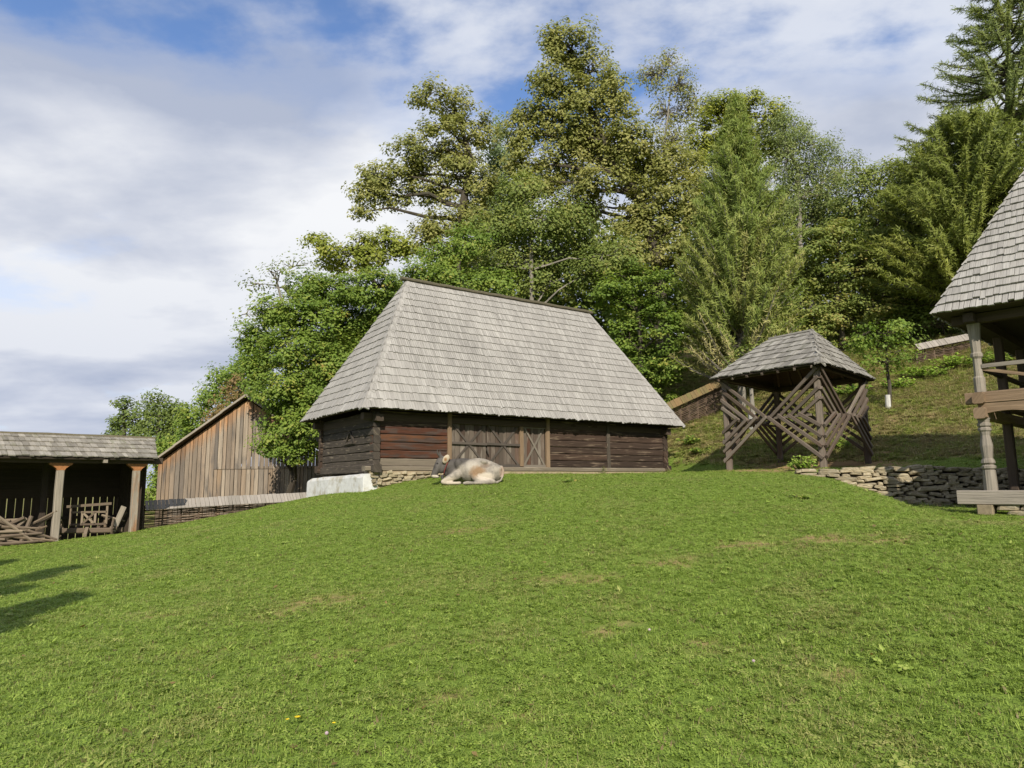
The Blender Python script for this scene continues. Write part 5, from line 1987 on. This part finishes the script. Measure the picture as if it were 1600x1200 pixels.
weed('nettle_plant', 'fresh green weed at the foot of the shelter front post', at(1254, 727, 20.9), .45, .55, 40, 'fresh', .11)
weed('weed_plant', 'leafy weed seen through the right side of the lattice', at(1316, 690, 27.5), .4, .8, 30, 'fresh', .12)
weed('weed_plant', 'pale seeding weed against the barn wall right of the small door', at(942, 740, 28.3), .12, .55, 7, 'grey', .07)
weed('dock_plant', 'dark green dock leaves in the lawn in front of the barn', at(893, 775, 19.2), .22, .12, 12, 'hornbeam', .1)
weed('dock_plant', 'dark dock tuft in the lawn below the stone wall end', at(1255, 825, 14.0), .2, .1, 10, 'hornbeam', .09)
for k, (px, py, y, r, h, nn_) in enumerate([(1440, 575, 35.5, 1.4, .8, 60), (1500, 562, 35.8, 1.5, .8, 60), (1570, 558, 34.5, 1.5, .8, 60), (1400, 590, 34.5, 1.1, .7, 40), (1330, 588, 35, 1.1, .7, 40), (1080, 690, 33.2, .6, .5, 30), (1095, 712, 31.5, .5, .4, 24)]):
    weed('nettle_plant', ['leftmost of the nettle patches right of the fruit tree on the bank', 'nettle patch below the grey-topped fence', 'nettle patch behind the porch posts on the bank', 'nettle patch just left of the limewashed tree', 'nettle patch behind the right corner of the shelter',
                          'upper green weed patch on the bank beside the barn end', 'lower green weed patch on the bank beside the barn end'][k], at(px, py, y), r, h, nn_, 'fresh' if k < 5 else 'hornbeam', .2, 'nettles on the bank')

nf = 700
fx = rng.uniform(-14, 13, nf)
fy = 3.2 + 20 * rng.uniform(0, 1, nf) ** 1.3
ok = (np.abs(fx) < fy * .8 + 1) & (lawn_d(fx, fy) > 20)
fx, fy = fx[ok], fy[ok]
fc_ = np.stack([fx, fy, ground_z(fx, fy) + .03], 1)
tag(link('fallen_leaves', leaves_mesh('fallen_leaves', fc_, rng.uniform(.03, .08, len(fx)), rng.normal(size=(len(fx), 3)) * .35 + np.array([0, 0, 1]), rng.uniform(0, 1, len(fx)), LM['rust'])), 'dry brown leaves strewn over the lawn', 'leaves', kind='stuff')

M['petal'] = plain('yellow_petal', (.75, .55, .02), (.65, .45, .02), 30, bump=0)
M['petal_pale'] = plain('pink_clover', (.55, .42, .45), (.48, .36, .40), 60, bump=.2)
M['stem'] = plain('green_stem', (.10, .16, .03), (.08, .13, .03), 30, bump=0)


for k, (px, py) in enumerate(((463, 1137), (447, 1141), (520, 1148))):
    p = at_ground(px, py)
    g = gz(p.x, p.y)
    fl = thing('yellow_flower', (p.x, p.y, g), ['largest of three yellow flowers in the near lawn', 'leftmost small yellow flower in the near lawn', 'rightmost small yellow flower in the near lawn'][k], 'flower', 'yellow flowers in the near lawn')
    m_ = MB()
    m_.tube([(p.x, p.y, g - .01), (p.x + .005, p.y, g + .06)], [.002, .0015], 5)
    m_.build('stem', M['stem'], fl)
    m_ = MB()
    c = Vector((p.x + .005, p.y, g + .062))
    s_ = .022 if k == 0 else .014
    for j in range(9):
        an = j * 2 * math.pi / 9
        u = Vector((math.cos(an), math.sin(an), .35))
        s = Vector((-math.sin(an), math.cos(an), 0))
        m_.add([c, c + u * s_ * .6 + s * s_ * .3, c + u * s_, c + u * s_ * .6 - s * s_ * .3], [[0, 1, 2, 3]], u)
    m_.build('petals', M['petal'], fl)
for k, (px, py) in enumerate(((510, 1162), (1178, 1045), (1015, 994))):
    p = at_ground(px, py)
    g = gz(p.x, p.y)
    fl = thing('clover_flower', (p.x, p.y, g), ['pinkish clover head beside the yellow flowers', 'pinkish clover head in the right half of the near lawn', 'whitish clover head in the middle of the lawn'][k], 'flower', 'clover heads in the lawn')
    m_ = MB()
    m_.tube([(p.x, p.y, g - .01), (p.x, p.y, g + .045)], [.002, .0015], 5)
    m_.build('stem', M['stem'], fl)
    m_ = MB()
    m_.lathe((p.x, p.y, g + .045), [(0, .004), (.005, .011), (.012, .012), (.018, .008), (.021, .002)], 9)
    m_.build('flower_head', M['petal_pale'], fl)


# ------------------------------------------------------------------ the lying cow
cw = at(741, 755, 21.6)
cwz = gz(cw.x, cw.y)
COW = Matrix.Translation((cw.x, cw.y, cwz - .03)) @ Matrix.Rotation(R(-6), 4, 'Z')
cow_v, cow_f, cow_n = [], [], [0]


def ball(seg):
    vn = seg // 2 + 2
    v = [(0, 0, -1)]
    for i in range(1, vn):
        t = -math.pi / 2 + math.pi * i / vn
        v += [(math.cos(t) * math.cos(2 * math.pi * j / seg), math.cos(t) * math.sin(2 * math.pi * j / seg), math.sin(t)) for j in range(seg)]
    v.append((0, 0, 1))
    f = [(0, 1 + (j + 1) % seg, 1 + j) for j in range(seg)]
    for i in range(vn - 2):
        f += [(1 + i * seg + j, 1 + i * seg + (j + 1) % seg, 1 + (i + 1) * seg + (j + 1) % seg, 1 + (i + 1) * seg + j) for j in range(seg)]
    l = 1 + (vn - 2) * seg
    f += [(l + j, l + (j + 1) % seg, len(v) - 1) for j in range(seg)]
    return np.array(v), f


BALLS = {k: ball(k) for k in (10, 14, 20)}


def ell(c, r, rot=(0, 0, 0), seg=20):
    v, f = BALLS[seg]
    Rm = np.array((Matrix.Rotation(rot[2], 3, 'Z') @ Matrix.Rotation(rot[1], 3, 'Y') @ Matrix.Rotation(rot[0], 3, 'X')))
    p = (v * np.array(r)) @ Rm.T + np.array(c)
    n = cow_n[0]
    cow_v.append(p)
    cow_f.extend([[i + n for i in q_] for q_ in f])
    cow_n[0] += len(v)


def chain(pts, seg=14):
    """overlapping balls that grow a tapered limb; pts = (x,y,z,r)"""
    for i in range(len(pts) - 1):
        a, b_ = pts[i], pts[i + 1]
        l = math.dist(a[:3], b_[:3])
        k = max(2, int(l / (min(a[3], b_[3]) * .45)))
        for j in range(k + 1):
            t_ = j / k
            r_ = a[3] + (b_[3] - a[3]) * t_
            ell([a[m] + (b_[m] - a[m]) * t_ for m in range(3)], (r_, r_, r_), seg=seg)


ell((-.02, .06, .42), (.58, .38, .39))
ell((.22, .08, .47), (.42, .34, .345))
ell((-.42, .14, .44), (.42, .30, .40))
ell((-.66, .08, .38), (.25, .25, .37))
ell((-.40, .24, .66), (.46, .14, .18))
ell((.16, .10, .66), (.36, .20, .17), (0, .10, 0))
ell((.56, .04, .36), (.36, .33, .33), (0, .25, 0))
ell((.74, .04, .36), (.19, .24, .22))
ell((.50, .06, .56), (.30, .22, .17), (0, .42, 0))
ell((.33, -.16, .70), (.12, .09, .075), (0, .3, 0))
ell((.80, -.10, .47), (.09, .08, .08))
ell((-.47, -.10, .62), (.14, .12, .20), (0, -.3, 0))
chain([(-.55, .12, .56, .26), (-.80, .08, .58, .23), (-.95, .04, .66, .18)])
ell((-.84, .06, .40), (.15, .12, .24), (0, -.3, 0))
# head: poll, brow, face, muzzle
chain([(-1.03, .02, .80, .125), (-1.08, -.02, .70, .155), (-1.14, -.05, .57, .145), (-1.215, -.08, .43, .115), (-1.265, -.10, .335, .10)])
ell((-1.02, -.02, .55), (.14, .12, .20), (0, .35, 0))
ell((-1.275, -.10, .285), (.105, .11, .075), (0, .55, 0))
ell((-1.19, -.09, .265), (.10, .085, .05), (0, .35, 0))
# ears
ell((-.865, -.18, .80), (.105, .06, .165), (.2, .55, .35))
ell((-1.08, .22, .78), (.05, .15, .085), (0, .2, -.5))
# horns
chain([(-1.06, -.07, .88, .052), (-1.12, -.12, .94, .042), (-1.155, -.15, 1.02, .032), (-1.15, -.16, 1.11, .018)], 10)
chain([(-1.07, .12, .88, .052), (-1.12, .18, .94, .042), (-1.15, .21, 1.02, .032), (-1.145, .22, 1.10, .018)], 10)
# near fore leg: elbow, knee forward, cannon folded back
chain([(-.52, -.20, .30, .16), (-.74, -.27, .20, .115), (-.93, -.28, .095, .082), (-.78, -.33, .055, .055), (-.50, -.35, .05, .05), (-.40, -.35, .05, .058)])
chain([(-.66, .30, .25, .14), (-.95, .26, .10, .075), (-.75, .3, .05, .05)])
# near hind leg: thigh, stifle, hock, shank along the ground
ell((.34, -.20, .29), (.40, .20, .27), (0, .22, 0))
chain([(.06, -.34, .25, .12), (.14, -.41, .15, .10), (.48, -.43, .09, .078), (.66, -.38, .085, .075), (.40, -.50, .055, .052), (.05, -.55, .05, .05), (-.12, -.56, .055, .062), (-.22, -.56, .04, .052)])
# tail
chain([(.86, .03, .54, .055), (.925, -.02, .42, .038), (.92, -.10, .26, .032), (.86, -.20, .12, .034), (.74, -.32, .06, .045), (.60, -.40, .05, .03)], 10)
cow_v = np.concatenate(cow_v)
cow_v[:, 2] = np.maximum(cow_v[:, 2], 0)
me = bpy.data.meshes.new('cow')
me.from_pydata(cow_v.tolist(), [], cow_f)
cm, q, out = new_mat('cow_hide')
pos = q.n('ShaderNodeTexCoord').outputs['Object']


def blob(c, r, lo, hi):
    nd = q.n('ShaderNodeVectorMath', operation='SUBTRACT')
    q.put(nd.inputs[0], pos)
    nd.inputs[1].default_value = c
    sc_ = q.vmul(nd.outputs[0], (1 / r[0], 1 / r[1], 1 / r[2]))
    ln = q.n('ShaderNodeVectorMath', operation='LENGTH')
    q.put(ln.inputs[0], sc_)
    wob_ = q.math('MULTIPLY_ADD', q.noise(q.vmul(pos, (1, 1, .6)), 11, 6, .7), .9, -.45)
    return q.ramp(q.math('ADD', ln.outputs['Value'], wob_), [(lo, 1.0), (hi, 0.0)])


nh = q.noise(q.vmul(pos, (1, 1, 2.2)), 26, 4, .6)
sx_ = q.n('ShaderNodeSeparateXYZ')
q.put(sx_.inputs[0], pos)
fade = q.math('SUBTRACT', q.math('SUBTRACT', sx_.outputs[2], q.math('MULTIPLY', sx_.outputs[0], .82)), .86)
fade = q.math('ADD', fade, q.math('MULTIPLY_ADD', q.noise(pos, 4, 4, .6), .22, -.11))
body = q.mix(q.ramp(q.noise(pos, 6, 6, .7), [(.35, 0.0), (.65, 1.0)]), (.30, .265, .215), (.16, .142, .118))
body = q.mix(q.ramp(fade, [(.0, 0.0), (.14, 1.0)]), body, (.062, .055, .048))
body = q.mix(blob((.0, -.30, .55), (.30, .3, .30), .3, 1.1), body, (.32, .285, .235))
body = q.mix(blob((.16, -.36, .38), (.33, .36, .27), .5, 1.0), body, (.195, .125, .068))
body = q.mix(blob((.38, -.12, .58), (.22, .40, .11), .3, 1.0), body, (.15, .115, .085))
body = q.mix(blob((.90, -.05, .38), (.12, .3, .22), .5, 1.0), body, (.26, .195, .145))
body = q.mix(blob((.44, -.45, .25), (.36, .30, .15), .55, 1.05), body, (.42, .365, .295))
body = q.mix(blob((-.72, -.38, .10), (.46, .22, .16), .6, 1.0), body, (.39, .335, .265))
body = q.mix(blob((-1.10, .0, .60), (.30, .30, .42), .85, 1.0), body, (.085, .076, .068))
body = q.mix(blob((-1.22, -.06, .50), (.10, .16, .24), .55, 1.05), body, (.04, .035, .032))
body = q.mix(blob((-1.235, -.16, .27), (.15, .14, .055), .7, 1.0), body, (.42, .37, .30))
body = q.mix(blob((-1.345, -.10, .315), (.05, .10, .06), .7, 1.0), body, (.018, .016, .016))
body = q.mix(blob((-1.145, -.17, .665), (.045, .05, .032), .6, 1.0), body, (.008, .007, .007))
body = q.mix(blob((-.865, -.21, .81), (.15, .12, .18), .85, 1.02), body, (.38, .32, .23))
body = q.mix(blob((-.865, -.26, .79), (.07, .10, .09), .4, 1.0), body, (.22, .115, .05))
body = q.mix(blob((-1.11, -.0, 1.00), (.08, .40, .13), .8, 1.0), body, (.06, .052, .045))
kk = q.math('MULTIPLY_ADD', nh, .7, .65)
rgb = q.n('ShaderNodeCombineColor')
for i in range(3):
    q.put(rgb.inputs[i], kk)
body = q.mix(1.0, body, rgb.outputs[0], 'MULTIPLY')
b = q.n('ShaderNodeBsdfPrincipled')
q.put(b.inputs['Base Color'], body)
b.inputs['Roughness'].default_value = .7
b.inputs['Specular IOR Level'].default_value = .25
bp = q.n('ShaderNodeBump')
bp.inputs['Strength'].default_value = .35
bp.inputs['Distance'].default_value = .02
q.put(bp.inputs['Height'], nh)
q.put(b.inputs['Normal'], bp.outputs[0])
cm.node_tree.links.new(b.outputs[0], out.inputs[0])
me.materials.append(cm)
cow = tag(link('cow', me), 'grey and tan horned cow lying on the grass before the barn doors', 'cow')
cow.matrix_world = COW
rm = cow.modifiers.new('skin', 'REMESH')
rm.mode = 'VOXEL'
rm.voxel_size = .022
rm.use_smooth_shade = True
sm = cow.modifiers.new('smooth', 'SMOOTH')
sm.factor, sm.iterations = .5, 4
# collar and bell
M['collar'] = plain('red_strap', (.22, .045, .035), (.15, .035, .03), 30)
m_ = MB()
ring = []
for j in range(25):
    an = j / 24 * 2 * math.pi
    ring.append((-.88 + .10 * math.cos(an), .05 + .24 * math.sin(an), .53 + .27 * math.cos(an)))
m_.tube(ring, [.015] * 25, 6, (0, 1, 0))
o = m_.build('collar', M['collar'], cow)
m_ = MB()
m_.lathe((-.99, -.14, .19), [(0, .06), (.09, .05), (.12, .03), (.13, .012)], 10)
o = m_.build('bell', M['iron'], cow)
